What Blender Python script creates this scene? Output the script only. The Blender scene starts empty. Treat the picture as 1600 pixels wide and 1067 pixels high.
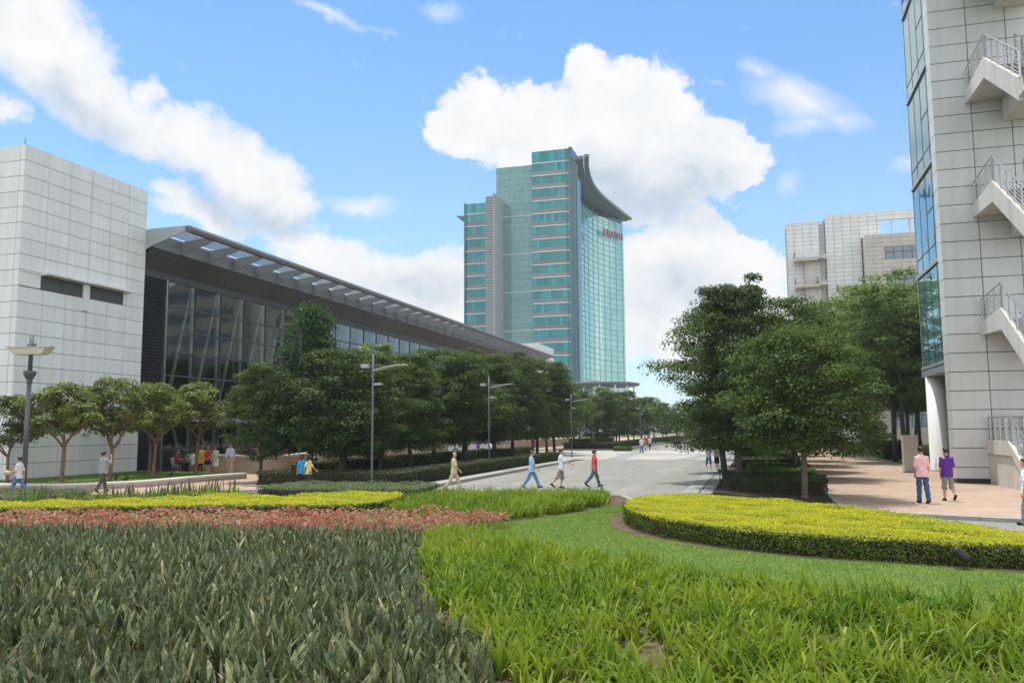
import bpy, math, random
import numpy as np
from mathutils import Vector, Matrix
rng = np.random.default_rng(11)
random.seed(5)
SC = bpy.context.scene
COL = SC.collection
R = math.radians
PI = math.pi

# ------------------------------------------------------------------ materials
class NT:
    def __init__(s, nt): s.nt = nt
    def n(s, t, **kw):
        nd = s.nt.nodes.new(t)
        for k, v in kw.items():
            if k.startswith('i_'):
                key = k[2:]
                key = int(key) if key.isdigit() else key.replace('_', ' ')
                nd.inputs[key].default_value = v
            else: setattr(nd, k, v)
        return nd
    def l(s, a, b): s.nt.links.new(a, b)
    def math(s, op, a, b=None, c=None, clamp=False):
        nd = s.nt.nodes.new('ShaderNodeMath'); nd.operation = op; nd.use_clamp = clamp
        for i, v in enumerate((a, b, c)):
            if v is None: continue
            if isinstance(v, (int, float)): nd.inputs[i].default_value = v
            else: s.l(v, nd.inputs[i])
        return nd.outputs[0]
    def mix(s, f, a, b, blend='MIX'):
        nd = s.nt.nodes.new('ShaderNodeMix'); nd.data_type = 'RGBA'; nd.blend_type = blend
        for idx, v in ((0, f), (6, a), (7, b)):
            if isinstance(v, (int, float)): nd.inputs[idx].default_value = v
            elif isinstance(v, (tuple, list)): nd.inputs[idx].default_value = (*v[:3], 1)
            else: s.l(v, nd.inputs[idx])
        return nd.outputs[2]
    def ramp(s, f, stops):
        nd = s.nt.nodes.new('ShaderNodeValToRGB'); cr = nd.color_ramp
        while len(cr.elements) < len(stops): cr.elements.new(0.5)
        for e, (p, c) in zip(cr.elements, stops):
            e.position = p; e.color = (*c, 1) if len(c) == 3 else c
        s.l(f, nd.inputs[0]); return nd.outputs[0]
    def noise(s, scale, detail=4, rough=.55, vec=None, dist=0):
        nd = s.n('ShaderNodeTexNoise', i_Scale=scale, i_Detail=detail, i_Roughness=rough, i_Distortion=dist)
        if vec is not None: s.l(vec, nd.inputs['Vector'])
        return nd.outputs[0]

def newmat(name):
    m = bpy.data.materials.new(name); m.use_nodes = True
    m.node_tree.nodes.clear()
    t = NT(m.node_tree)
    out = t.n('ShaderNodeOutputMaterial')
    return m, t, out

def objcoord(t):
    return t.n('ShaderNodeTexCoord').outputs['Object']

def mat(name, col, rough=.6, metal=0., spec=.5, vary=.12, scale=3., tone=0., bump=0., bscale=40., streak=0.):
    """Principled surface with procedural variation; tone = strength of the per-face random attribute."""
    m, t, out = newmat(name)
    p = t.n('ShaderNodeBsdfPrincipled', i_Roughness=rough, i_Metallic=metal)
    p.inputs['Specular IOR Level'].default_value = spec
    oc = objcoord(t)
    f = t.noise(scale, 5, .6, oc)
    a = tuple(max(0, c*(1-vary)) for c in col); b = tuple(min(1, c*(1+vary)) for c in col)
    c = t.ramp(f, [(.3, a), (.7, b)])
    if streak:
        mp = t.n('ShaderNodeMapping'); mp.inputs['Scale'].default_value = (2.2, 2.2, .12); t.l(oc, mp.inputs[0])
        sf = t.noise(1.3, 6, .65, mp.outputs[0])
        k = t.ramp(sf, [(.45, (1, 1, 1)), (.8, tuple(1-streak*q for q in (1, 1.02, 1.1)))])
        c = t.mix(1., c, k, 'MULTIPLY')
    if tone:
        at = t.n('ShaderNodeAttribute', attribute_name='tone')
        v = t.math('MULTIPLY_ADD', at.outputs['Fac'], tone*2, 1-tone)
        vv = t.n('ShaderNodeCombineXYZ')
        for i in range(3): t.l(v, vv.inputs[i])
        c = t.mix(1., c, vv.outputs[0], 'MULTIPLY')
    t.l(c, p.inputs['Base Color'])
    if bump:
        bn = t.n('ShaderNodeBump', i_Strength=bump, i_Distance=.02)
        t.l(t.noise(bscale, 4, .6, oc), bn.inputs['Height']); t.l(bn.outputs[0], p.inputs['Normal'])
    t.l(p.outputs[0], out.inputs[0])
    return m

def leafmat(name, cols, trans=.35, rough=.45, spec=.35, patch=None):
    """cols: list of colours picked by the per-leaf random 'tone'."""
    m, t, out = newmat(name)
    at = t.n('ShaderNodeAttribute', attribute_name='tone')
    n = len(cols)
    c = t.ramp(at.outputs['Fac'], [(i/(n-1), cols[i]) for i in range(n)])
    if patch:
        oc = objcoord(t)
        c = t.mix(t.ramp(t.noise(patch[0], 3, .6, oc), [(.42, (0, 0, 0)), (.68, (1, 1, 1))]), c, patch[1])
    p = t.n('ShaderNodeBsdfPrincipled', i_Roughness=rough); p.inputs['Specular IOR Level'].default_value = spec
    t.l(c, p.inputs['Base Color'])
    tr = t.n('ShaderNodeBsdfTranslucent')
    t.l(t.mix(1., c, (1.5, 1.5, .8), 'MULTIPLY'), tr.inputs[0])
    ms = t.n('ShaderNodeMixShader'); ms.inputs[0].default_value = trans
    t.l(p.outputs[0], ms.inputs[1]); t.l(tr.outputs[0], ms.inputs[2])
    t.l(ms.outputs[0], out.inputs[0])
    return m

def glassmat(name, tint, base, through=.0, tone=.1, rough=.02, refl=.25, gl=(1, 1, 1), wave=.05, wscale=.35):
    """Coated architectural glass: fresnel mirror over a tinted body that is partly clear."""
    m, t, out = newmat(name)
    at = t.n('ShaderNodeAttribute', attribute_name='tone')
    v = t.math('MULTIPLY_ADD', at.outputs['Fac'], tone*2, 1-tone)
    cv = t.n('ShaderNodeCombineXYZ')
    for i in range(3): t.l(v, cv.inputs[i])
    d = t.n('ShaderNodeBsdfDiffuse'); t.l(t.mix(1., base, cv.outputs[0], 'MULTIPLY'), d.inputs[0])
    tr = t.n('ShaderNodeBsdfTransparent'); tr.inputs[0].default_value = (*tint, 1)
    body = t.n('ShaderNodeMixShader'); body.inputs[0].default_value = through
    t.l(d.outputs[0], body.inputs[1]); t.l(tr.outputs[0], body.inputs[2])
    g = t.n('ShaderNodeBsdfGlossy'); g.inputs['Roughness'].default_value = rough; g.inputs[0].default_value = (*gl, 1)
    oc = objcoord(t)
    bn = t.n('ShaderNodeBump', i_Strength=wave, i_Distance=.3); t.l(t.noise(wscale, 2, .5, oc), bn.inputs['Height'])
    t.l(bn.outputs[0], g.inputs['Normal'])
    fr = t.n('ShaderNodeFresnel', i_IOR=1.5)
    f = t.math('ADD', fr.outputs[0], refl, clamp=True)
    ms = t.n('ShaderNodeMixShader'); t.l(f, ms.inputs[0]); t.l(body.outputs[0], ms.inputs[1]); t.l(g.outputs[0], ms.inputs[2])
    t.l(ms.outputs[0], out.inputs[0])
    return m

def brickmat(name, c1, c2, mortar, bw, bh, msize=.02, rough=.85, axis='XY', offset=.5, rot=0., spec=.25, bump=.15):
    m, t, out = newmat(name)
    oc = objcoord(t)
    sep = t.n('ShaderNodeSeparateXYZ'); t.l(oc, sep.inputs[0])
    cb = t.n('ShaderNodeCombineXYZ')
    if axis == 'XY': t.l(sep.outputs[0], cb.inputs[0]); t.l(sep.outputs[1], cb.inputs[1])
    else:            # run along the wall, height up
        t.l(t.math('ADD', sep.outputs[0], sep.outputs[1]), cb.inputs[0]); t.l(sep.outputs[2], cb.inputs[1])
    mp = t.n('ShaderNodeMapping'); mp.inputs['Rotation'].default_value = (0, 0, rot); t.l(cb.outputs[0], mp.inputs[0])
    b = t.n('ShaderNodeTexBrick', offset=offset)
    t.l(mp.outputs[0], b.inputs['Vector'])
    b.inputs['Color1'].default_value = (*c1, 1); b.inputs['Color2'].default_value = (*c2, 1); b.inputs['Mortar'].default_value = (*mortar, 1)
    b.inputs['Scale'].default_value = 1.; b.inputs['Mortar Size'].default_value = msize
    b.inputs['Brick Width'].default_value = bw; b.inputs['Row Height'].default_value = bh
    f = t.noise(.35, 6, .65, oc)
    c = t.mix(1., b.outputs[0], t.ramp(f, [(.3, (.82, .82, .82)), (.7, (1.1, 1.09, 1.07))]), 'MULTIPLY')
    p = t.n('ShaderNodeBsdfPrincipled', i_Roughness=rough); p.inputs['Specular IOR Level'].default_value = spec
    t.l(c, p.inputs['Base Color'])
    bn = t.n('ShaderNodeBump', i_Strength=bump, i_Distance=.01); t.l(b.outputs[1], bn.inputs['Height']); bn.invert = True
    t.l(bn.outputs[0], p.inputs['Normal'])
    t.l(p.outputs[0], out.inputs[0])
    return m

M = {}
M['white_panel'] = mat('white_panel', (.80, .80, .775), .38, 0, .5, .02, .25, tone=.045, streak=.15)
M['grey_panel'] = mat('grey_panel', (.625, .64, .625), .42, 0, .5, .03, .25, tone=.035, streak=.12)
M['beige_panel'] = mat('beige_panel', (.60, .55, .49), .6, 0, .4, .03, .3, tone=.05, streak=.1)
M['joint'] = mat('joint', (.10, .10, .10), .9)
M['dark_metal'] = mat('dark_metal', (.075, .075, .078), .5, .3, tone=.12)
M['louvre_dark'] = mat('louvre_dark', (.032, .030, .032), .5, .2)
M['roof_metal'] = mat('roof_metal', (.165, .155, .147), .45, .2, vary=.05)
M['rib_metal'] = mat('rib_metal', (.29, .305, .32), .45, .2, vary=.06)
M['bar_metal'] = mat('bar_metal', (.30, .44, .43), .5, .1, vary=.06)
M['slat_metal'] = mat('slat_metal', (.22, .23, .235), .5, .2, vary=.06)
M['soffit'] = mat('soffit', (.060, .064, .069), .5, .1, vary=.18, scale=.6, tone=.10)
M['light_metal'] = mat('light_metal', (.46, .49, .515), .4, .5, vary=.05)
M['steel'] = mat('steel', (.50, .50, .50), .3, .8, vary=.06)
M['concrete'] = mat('concrete', (.60, .58, .53), .85, vary=.1, scale=1.2, streak=.22, bump=.15, bscale=25)
M['old_concrete'] = mat('old_concrete', (.62, .56, .49), .85, vary=.1, scale=1.5, streak=.2)
M['white_paint'] = mat('white_paint', (.74, .75, .74), .5, vary=.04)
M['column'] = mat('column', (.74, .73, .72), .5, vary=.03, scale=.4)
M['post_white'] = mat('post_white', (.82, .86, .84), .45, vary=.03)
M['lamp_grey'] = mat('lamp_grey', (.125, .13, .14), .45, .4, vary=.06)
M['lamp_shade'] = mat('lamp_shade', (.72, .69, .58), .4, vary=.04)
M['lamp_white'] = mat('lamp_white', (.45, .46, .46), .4, vary=.04)
M['black'] = mat('black', (.015, .016, .018), .45)
M['slab'] = mat('slab', (.24, .22, .20), .7, vary=.12, scale=2)
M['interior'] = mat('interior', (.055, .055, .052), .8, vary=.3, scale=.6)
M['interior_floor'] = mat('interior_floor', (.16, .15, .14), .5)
M['hall_glass'] = glassmat('hall_glass', (.86, .92, .90), (.012, .016, .016), .94, .1, .015, .09, (.86, .92, .92), .035, .5)
M['small_glass'] = glassmat('small_glass', (.4, .5, .5), (.012, .018, .02), .0, .25, .02, .12, (.9, .95, .95), .05)
M['teal_window'] = glassmat('teal_window', (.1, .4, .4), (.016, .225, .235), 0, .36, .05, .07, (.45, .88, .86), .04)
M['teal_dark'] = glassmat('teal_dark', (.1, .4, .4), (.012, .05, .065), 0, .1, .06, .1, (.55, .75, .8), .04)
M['pale_curtain'] = glassmat('pale_curtain', (.1, .4, .4), (.17, .31, .30), 0, .12, .06, .06, (.62, .88, .86), .04)
M['curved_glass'] = glassmat('curved_glass', (.1, .4, .4), (.22, .47, .43), 0, .14, .04, .22, (.72, .95, .90), .03)
M['right_glass'] = glassmat('right_glass', (.1, .3, .3), (.07, .16, .16), 0, .10, .015, .13, (.80, .92, .96), .05, .6)
M['blue_window'] = glassmat('blue_window', (.1, .3, .4), (.05, .08, .12), 0, .2, .05, .1, (.8, .9, 1.), .05)
M['spandrel'] = mat('spandrel', (.235, .235, .24), .6, vary=.2, scale=1.5, tone=.12)
M['white_line'] = mat('white_line', (.66, .70, .68), .5, vary=.05)
M['tower_grey'] = mat('tower_grey', (.25, .285, .31), .55, vary=.08, scale=.5)
M['tower_louvre'] = mat('tower_louvre', (.36, .39, .41), .55, vary=.1)
M['eave_soffit'] = mat('eave_soffit', (.115, .15, .18), .5, .1, vary=.06, scale=.2)
M['sign_red'] = mat('sign_red', (.40, .05, .09), .5)
M['lobby_glass'] = glassmat('lobby_glass', (.4, .6, .6), (.25, .36, .35), 0, .15, .05, .1, (.8, 1, 1), .03)

# ground
def groundmat(name, c1, c2, scale, rough=.9, bump=.2, stops=(.35, .65), fine=60., spec=.2, extra=None):
    m, t, out = newmat(name)
    oc = objcoord(t)
    f = t.noise(scale, 8, .62, oc); g = t.noise(fine, 3, .6, oc)
    c = t.ramp(f, [(stops[0], c1), (stops[1], c2)])
    c = t.mix(.5, c, t.ramp(g, [(.25, (.35, .35, .35)), (.75, (.65, .65, .65))]), 'OVERLAY')
    if extra: c = extra(t, oc, c)
    p = t.n('ShaderNodeBsdfPrincipled', i_Roughness=rough); p.inputs['Specular IOR Level'].default_value = spec
    t.l(c, p.inputs['Base Color'])
    bn = t.n('ShaderNodeBump', i_Strength=bump, i_Distance=.02); t.l(g, bn.inputs['Height']); t.l(bn.outputs[0], p.inputs['Normal'])
    t.l(p.outputs[0], out.inputs[0]); return m
def roadstains(t, oc, c):
    mp = t.n('ShaderNodeMapping'); mp.inputs['Scale'].default_value = (.9, .09, 1); mp.inputs['Rotation'].default_value = (0, 0, R(8)); t.l(oc, mp.inputs[0])
    k = t.ramp(t.noise(.8, 6, .6, mp.outputs[0]), [(.35, (.85, .85, .85)), (.62, (1.04, 1.04, 1.03))])
    return t.mix(1., c, k, 'MULTIPLY')
M['road'] = groundmat('road', (.225, .222, .198), (.262, .258, .230), .22, .85, .12, fine=90, extra=roadstains)
M['crossing_pale'] = brickmat('crossing_pale', (.41, .40, .365), (.38, .37, .34), (.31, .30, .28), 1.2, .6, .012, bump=.05)
M['crossing_dark'] = brickmat('crossing_dark', (.275, .285, .28), (.255, .265, .265), (.22, .23, .23), 1.2, .6, .012, bump=.05)
M['paver'] = brickmat('paver', (.47, .345, .262), (.39, .285, .215), (.24, .185, .15), .40, .20, .012)
M['kerb'] = mat('kerb', (.31, .295, .27), .85, vary=.12, scale=2.5, bump=.2)
M['gutter'] = brickmat('gutter', (.30, .305, .295), (.26, .265, .255), (.12, .12, .12), .6, 1.25, .015)
M['soil'] = groundmat('soil', (.075, .052, .034), (.15, .105, .07), 2.5, 1., .6, fine=35)
M['dark_soil'] = groundmat('dark_soil', (.040, .034, .024), (.075, .062, .042), 2.5, 1., .6, fine=35)
M['lawn'] = groundmat('lawn', (.100, .170, .034), (.145, .220, .052), 1.2, 1., .6, fine=50)
M['far_ground'] = groundmat('far_ground', (.10, .13, .06), (.17, .17, .12), .02, 1., .2, fine=3)
M['wall_brick'] = brickmat('wall_brick', (.46, .365, .285), (.41, .32, .25), (.33, .27, .22), .36, .16, .014, axis='W')
M['planter_stone'] = brickmat('planter_stone', (.50, .43, .385), (.46, .39, .345), (.22, .19, .17), .62, .2, .012, axis='W')
M['wall_cap'] = mat('wall_cap', (.62, .57, .50), .8, vary=.08)
M['planter_cap'] = mat('planter_cap', (.68, .66, .61), .8, vary=.07)
# plants
M['bark'] = mat('bark', (.155, .120, .090), .9, vary=.35, scale=9, bump=.5, bscale=30)
M['bark_brown'] = mat('bark_brown', (.24, .135, .080), .9, vary=.3, scale=8, bump=.5, bscale=30)
M['bark_dark'] = mat('bark_dark', (.085, .072, .060), .9, vary=.35, scale=9, bump=.5, bscale=30)
M['ficus'] = leafmat('ficus', [(.036, .068, .019), (.066, .110, .029), (.105, .150, .039), (.165, .20, .062)], .32, .6, .2)
M['ficus_dark'] = leafmat('ficus_dark', [(.030, .056, .019), (.052, .086, .027), (.084, .120, .036), (.145, .155, .054)], .30, .6, .2)
M['conifer'] = leafmat('conifer', [(.030, .070, .024), (.050, .105, .034), (.078, .140, .044)], .27, .6, .2)
M['yellow_tree'] = leafmat('yellow_tree', [(.06, .12, .02), (.12, .19, .03), (.22, .27, .06)], .35, .45, .35)
M['small_tree'] = leafmat('small_tree', [(.075, .110, .028), (.130, .168, .046), (.19, .22, .072), (.30, .30, .13)], .36, .55, .25)
M['grove'] = leafmat('grove', [(.076, .128, .042), (.125, .192, .062), (.180, .25, .088), (.24, .295, .13)], .40, .6, .2)
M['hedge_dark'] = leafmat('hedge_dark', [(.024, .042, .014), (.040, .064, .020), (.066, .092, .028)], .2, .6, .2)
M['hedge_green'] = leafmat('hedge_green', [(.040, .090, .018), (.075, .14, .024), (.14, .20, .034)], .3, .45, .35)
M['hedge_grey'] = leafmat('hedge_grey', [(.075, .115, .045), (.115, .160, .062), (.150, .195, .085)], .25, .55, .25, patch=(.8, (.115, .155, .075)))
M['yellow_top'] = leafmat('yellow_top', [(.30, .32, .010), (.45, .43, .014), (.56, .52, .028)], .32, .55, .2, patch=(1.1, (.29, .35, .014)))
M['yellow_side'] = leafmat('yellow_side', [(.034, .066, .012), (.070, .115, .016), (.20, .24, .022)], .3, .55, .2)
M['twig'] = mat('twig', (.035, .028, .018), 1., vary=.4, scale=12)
M['lily'] = leafmat('lily', [(.040, .095, .008), (.085, .165, .012), (.175, .250, .026), (.38, .39, .11)], .38, .55, .12, patch=(.38, (.235, .29, .030)))
M['grass'] = leafmat('grass', [(.090, .165, .026), (.140, .230, .042), (.20, .27, .075)], .35, .65, .08, patch=(.9, (.18, .24, .065)))
M['coleus'] = leafmat('coleus', [(.28, .035, .055), (.38, .11, .12), (.36, .18, .135), (.15, .16, .05), (.44, .28, .23), (.20, .18, .07)], .3, .55, .2)

def snakemat():
    m, t, out = newmat('snake_leaf')
    at = t.n('ShaderNodeAttribute', attribute_name='tone')
    uv = t.n('ShaderNodeUVMap').outputs[0]
    sep = t.n('ShaderNodeSeparateXYZ'); t.l(uv, sep.inputs[0])
    cb = t.n('ShaderNodeCombineXYZ')
    t.l(t.math('MULTIPLY', sep.outputs[0], 1.2), cb.inputs[0]); t.l(t.math('MULTIPLY', sep.outputs[1], 16.), cb.inputs[1]); t.l(t.math('MULTIPLY', at.outputs['Fac'], 40.), cb.inputs[2])
    band = t.noise(1.6, 3, .6, cb.outputs[0], 1.)
    dark = t.ramp(at.outputs['Fac'], [(0, (.034, .056, .028)), (.45, (.072, .100, .044)), (.82, (.16, .18, .072)), (1, (.36, .31, .15))])
    pale = t.ramp(at.outputs['Fac'], [(0, (.125, .160, .095)), (.45, (.205, .235, .135)), (.82, (.36, .365, .185)), (1, (.54, .46, .26))])
    c = t.mix(t.ramp(band, [(.42, (0, 0, 0)), (.60, (1, 1, 1))]), dark, pale)
    ed = t.math('ABSOLUTE', t.math('SUBTRACT', sep.outputs[0], .5))
    c = t.mix(t.math('MULTIPLY', t.math('GREATER_THAN', ed, .41), .35), c, (.30, .30, .12))
    p = t.n('ShaderNodeBsdfPrincipled', i_Roughness=.55); p.inputs['Specular IOR Level'].default_value = .12
    t.l(c, p.inputs['Base Color'])
    tr = t.n('ShaderNodeBsdfTranslucent'); t.l(t.mix(1., c, (1.2, 1.25, .7), 'MULTIPLY'), tr.inputs[0])
    ms = t.n('ShaderNodeMixShader'); ms.inputs[0].default_value = .10; t.l(p.outputs[0], ms.inputs[1]); t.l(tr.outputs[0], ms.inputs[2]); t.l(ms.outputs[0], out.inputs[0]); return m
M['snake'] = snakemat()

# ------------------------------------------------------------------ objects
def tag(o, label=None, cat=None, group=None, kind=None):
    if label: o['label'] = label
    if cat: o['category'] = cat
    if group: o['group'] = group
    if kind: o['kind'] = kind
    return o
def empty(name, loc=(0, 0, 0), rz=0., label=None, cat=None, group=None):
    o = bpy.data.objects.new(name, None); COL.objects.link(o)
    o.location = loc; o.rotation_euler = (0, 0, rz); o.empty_display_size = .2
    return tag(o, label, cat, group)
def link(name, me, material=None, parent=None):
    o = bpy.data.objects.new(name, me); COL.objects.link(o)
    if material is not None:
        me.materials.clear(); me.materials.append(material)
    if parent is not None: o.parent = parent
    return o
def dup(root, loc, rz=0., scale=None, label=None, group=None):
    r = root.copy(); COL.objects.link(r); r.location = loc; r.rotation_euler = (0, 0, rz)
    if scale is not None: r.scale = (scale, scale, scale) if isinstance(scale, (int, float)) else scale
    if label: r['label'] = label
    if group: r['group'] = group
    for ch in list(root.children):
        c = ch.copy(); COL.objects.link(c); c.parent = r
        for g in ch.children:
            d = g.copy(); COL.objects.link(d); d.parent = c
    return r

def npmesh(name, V, F, tone=None, uv=None, smooth=False):
    """V (n,3); F (m,k) all with k corners"""
    me = bpy.data.meshes.new(name)
    V = np.asarray(V, np.float32); F = np.asarray(F, np.int32)
    me.vertices.add(len(V)); me.vertices.foreach_set('co', V.ravel())
    k = F.shape[1]
    me.loops.add(F.size); me.loops.foreach_set('vertex_index', F.ravel())
    me.polygons.add(len(F)); me.polygons.foreach_set('loop_start', np.arange(0, F.size, k, dtype=np.int32))
    if smooth: me.polygons.foreach_set('use_smooth', np.ones(len(F), bool))
    me.update(calc_edges=True)
    if tone is not None:
        a = me.attributes.new('tone', 'FLOAT', 'FACE'); a.data.foreach_set('value', np.asarray(tone, np.float32))
    if uv is not None:
        u = me.uv_layers.new(name='UVMap'); u.data.foreach_set('uv', np.asarray(uv, np.float32).ravel())
    return me

class MB:
    def __init__(s): s.v = []; s.f = []; s.t = []
    def add(s, vs, fs, tone=None):
        b = len(s.v); s.v += [tuple(q) for q in vs]
        tn = random.random() if tone is None else tone
        for f in fs: s.f.append([b+i for i in f]); s.t.append(tn)
    def box(s, x0, y0, z0, x1, y1, z1, tone=None):
        vs = [(x0, y0, z0), (x1, y0, z0), (x1, y1, z0), (x0, y1, z0), (x0, y0, z1), (x1, y0, z1), (x1, y1, z1), (x0, y1, z1)]
        s.add(vs, [(0, 3, 2, 1), (4, 5, 6, 7), (0, 1, 5, 4), (1, 2, 6, 5), (2, 3, 7, 6), (3, 0, 4, 7)], tone); return s
    def obox(s, o, u, v, w, tone=None):
        """parallelepiped: corner o, edge vectors u v w"""
        o, u, v, w = (np.array(q, float) for q in (o, u, v, w))
        vs = [o, o+u, o+u+v, o+v, o+w, o+u+w, o+u+v+w, o+v+w]
        f = [(0, 3, 2, 1), (4, 5, 6, 7), (0, 1, 5, 4), (1, 2, 6, 5), (2, 3, 7, 6), (3, 0, 4, 7)]
        if np.dot(np.cross(u, v), w) < 0: f = [q[::-1] for q in f]
        s.add(vs, f, tone); return s
    def prism(s, poly, z0, z1, tone=None):
        n = len(poly)
        ar = sum(poly[i][0]*poly[(i+1) % n][1]-poly[(i+1) % n][0]*poly[i][1] for i in range(n))
        if ar < 0: poly = poly[::-1]
        vs = [(p[0], p[1], z0) for p in poly]+[(p[0], p[1], z1) for p in poly]
        fs = [tuple(range(n-1, -1, -1)), tuple(range(n, 2*n))]+[(i, (i+1) % n, n+(i+1) % n, n+i) for i in range(n)]
        s.add(vs, fs, tone); return s
    def extrude(s, prof, axis, a0, a1, tone=None):
        """profile of (p,q) extruded along 'x' or 'y'; p,q = the other two axes in order"""
        n = len(prof)
        mk = (lambda p, q, a: (p, a, q)) if axis == 'y' else (lambda p, q, a: (a, p, q))
        vs = [mk(p, q, a0) for p, q in prof]+[mk(p, q, a1) for p, q in prof]
        fs = [tuple(range(n)), tuple(range(2*n-1, n-1, -1))]+[(i, n+i, n+(i+1) % n, (i+1) % n) for i in range(n)]
        s.add(vs, fs, tone); return s
    def tube(s, pts, radii, n=8, tone=None, caps=True):
        pts = [np.array(p, float) for p in pts]
        if isinstance(radii, (int, float)): radii = [radii]*len(pts)
        rings = []; up = np.array([.13, .29, .95])
        for i, p in enumerate(pts):
            d = pts[min(i+1, len(pts)-1)]-pts[max(i-1, 0)]; d /= (np.linalg.norm(d)+1e-9)
            a = np.cross(d, up)
            if np.linalg.norm(a) < .12: a = np.cross(d, [1, 0, 0])
            a /= np.linalg.norm(a); b = np.cross(d, a)
            rings.append([p+radii[i]*(math.cos(2*PI*k/n)*a+math.sin(2*PI*k/n)*b) for k in range(n)])
        vs = [q for r in rings for q in r]
        fs = [(i*n+k, i*n+(k+1) % n, (i+1)*n+(k+1) % n, (i+1)*n+k) for i in range(len(pts)-1) for k in range(n)]
        if caps: fs += [tuple(range(n-1, -1, -1)), tuple((len(pts)-1)*n+k for k in range(n))]
        s.add(vs, fs, tone); return s
    def lathe(s, prof, c=(0, 0, 0), n=16, tone=None):
        """prof list of (r,z)"""
        vs = [(c[0]+r*math.cos(2*PI*k/n), c[1]+r*math.sin(2*PI*k/n), c[2]+z) for r, z in prof for k in range(n)]
        m = len(prof)
        fs = [(i*n+k, i*n+(k+1) % n, (i+1)*n+(k+1) % n, (i+1)*n+k) for i in range(m-1) for k in range(n)]
        fs += [tuple(range(n-1, -1, -1)), tuple((m-1)*n+k for k in range(n))]
        s.add(vs, fs, tone); return s
    def mesh(s, name, smooth=False):
        me = bpy.data.meshes.new(name); me.from_pydata(s.v, [], s.f); me.update()
        a = me.attributes.new('tone', 'FLOAT', 'FACE'); a.data.foreach_set('value', s.t)
        if smooth: me.polygons.foreach_set('use_smooth', np.ones(len(s.f), bool))
        return me
    def build(s, name, material, parent=None, smooth=False):
        return link(name, s.mesh(name, smooth), material, parent)

def panels(mb, o, u, v, us, vs, gap=.026, thick=.035, holes=(), tilt=.0012):
    """cladding panels between joint positions us along u and vs along v; the face looks along u x v"""
    o = np.array(o, float); u = np.array(u, float); v = np.array(v, float); n = np.cross(u, v)
    for a0, a1 in zip(us[:-1], us[1:]):
        for b0, b1 in zip(vs[:-1], vs[1:]):
            cuts = [(a0, b0, a1, b1)]
            for h in holes:
                nc = []
                for (p0, q0, p1, q1) in cuts:
                    if h[0] >= p1 or h[2] <= p0 or h[1] >= q1 or h[3] <= q0: nc.append((p0, q0, p1, q1)); continue
                    if h[1] > q0: nc.append((p0, q0, p1, h[1]))
                    if h[3] < q1: nc.append((p0, h[3], p1, q1))
                    m0, m1 = max(q0, h[1]), min(q1, h[3])
                    if h[0] > p0: nc.append((p0, m0, h[0], m1))
                    if h[2] < p1: nc.append((h[2], m0, p1, m1))
                cuts = nc
            for (p0, q0, p1, q1) in cuts:
                if p1-p0 < .05 or q1-q0 < .05: continue
                g = gap/2
                e = random.uniform(-tilt, tilt); e2 = random.uniform(-tilt, tilt)
                uu = u*(p1-p0-gap)+n*e*(p1-p0); vv = v*(q1-q0-gap)+n*e2*(q1-q0)
                mb.obox(o+u*(p0+g)+v*(q0+g), uu, vv, n*thick)
def frange(a, b, st):
    r = [a]
    while r[-1]+st < b-1e-6: r.append(r[-1]+st)
    r.append(b); return r
def structure(name, mb, m, smooth=False):
    return tag(mb.build(name, m, None, smooth), kind='structure')
def sheet(name, poly, z, m):
    n = len(poly)
    ar = sum(poly[i][0]*poly[(i+1) % n][1]-poly[(i+1) % n][0]*poly[i][1] for i in range(n))
    if ar < 0: poly = poly[::-1]
    mb = MB(); mb.add([(p[0], p[1], z) for p in poly], [tuple(range(n))])
    return structure(name, mb, m)
FW = (-0.28111,0.95967)
CUM = [(-0.0344,0.3624,0.0552,0.0456,0,1.00),(-0.0744,0.3619,0.0294,0.0235,0,0.90),(0.0336,0.3548,0.0812,0.0458,0,1.00),(0.1218,0.3808,0.0522,0.0508,0,1.00),(0.0987,0.4207,0.0244,0.0258,0,0.95),(0.1500,0.4041,0.0286,0.0286,0,0.95),(0.1725,0.3637,0.0542,0.0578,0,1.00),(0.2174,0.3138,0.0689,0.0508,0,1.00),(0.1593,0.3027,0.1255,0.0554,0,1.00),(0.2697,0.3025,0.0394,0.0301,0,0.95),(0.0651,0.3211,0.0968,0.0372,0,1.00),(0.1815,0.2645,0.0815,0.0296,0,0.80),(0.2297,0.2232,0.0354,0.0265,0,1.00),(0.1910,0.1890,0.0823,0.0449,0,1.00),(0.2690,0.1777,0.0585,0.0366,0,1.00),(0.1708,0.1441,0.0830,0.0603,0,1.00),(0.2379,0.1267,0.1038,0.0667,0,1.00),(0.2913,0.1913,0.0261,0.0217,0,0.90),(-0.5513,0.4062,0.0565,0.0535,0,1.00),(-0.5196,0.3816,0.0583,0.0460,0,1.00),(-0.4807,0.3565,0.0508,0.0349,-25,1.00),(-0.4475,0.3385,0.0391,0.0274,-25,1.00),(-0.4220,0.3655,0.0184,0.0197,0,0.70),(-0.4105,0.3301,0.0467,0.0280,-25,1.00),(-0.3792,0.3201,0.0476,0.0327,-25,1.00),(-0.3362,0.2965,0.0559,0.0349,-25,1.00),(-0.2923,0.2751,0.0500,0.0357,-30,1.00),(-0.2662,0.2586,0.0326,0.0261,0,1.00),(-0.3210,0.2657,0.0637,0.0269,-20,0.90),(-0.3910,0.2666,0.0308,0.0151,-35,0.70),(-0.3557,0.2414,0.0630,0.0182,-15,0.75),(-0.2841,0.2392,0.0578,0.0188,0,0.80),(-0.2316,0.2049,0.0739,0.0251,-10,0.85),(-0.1632,0.1844,0.0979,0.0301,-5,0.95),(-0.0858,0.1895,0.0534,0.0274,0,1.00),(-0.1090,0.1547,0.1220,0.0457,0,0.95),(-0.5610,0.3169,0.0303,0.0133,0,0.60),]
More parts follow.
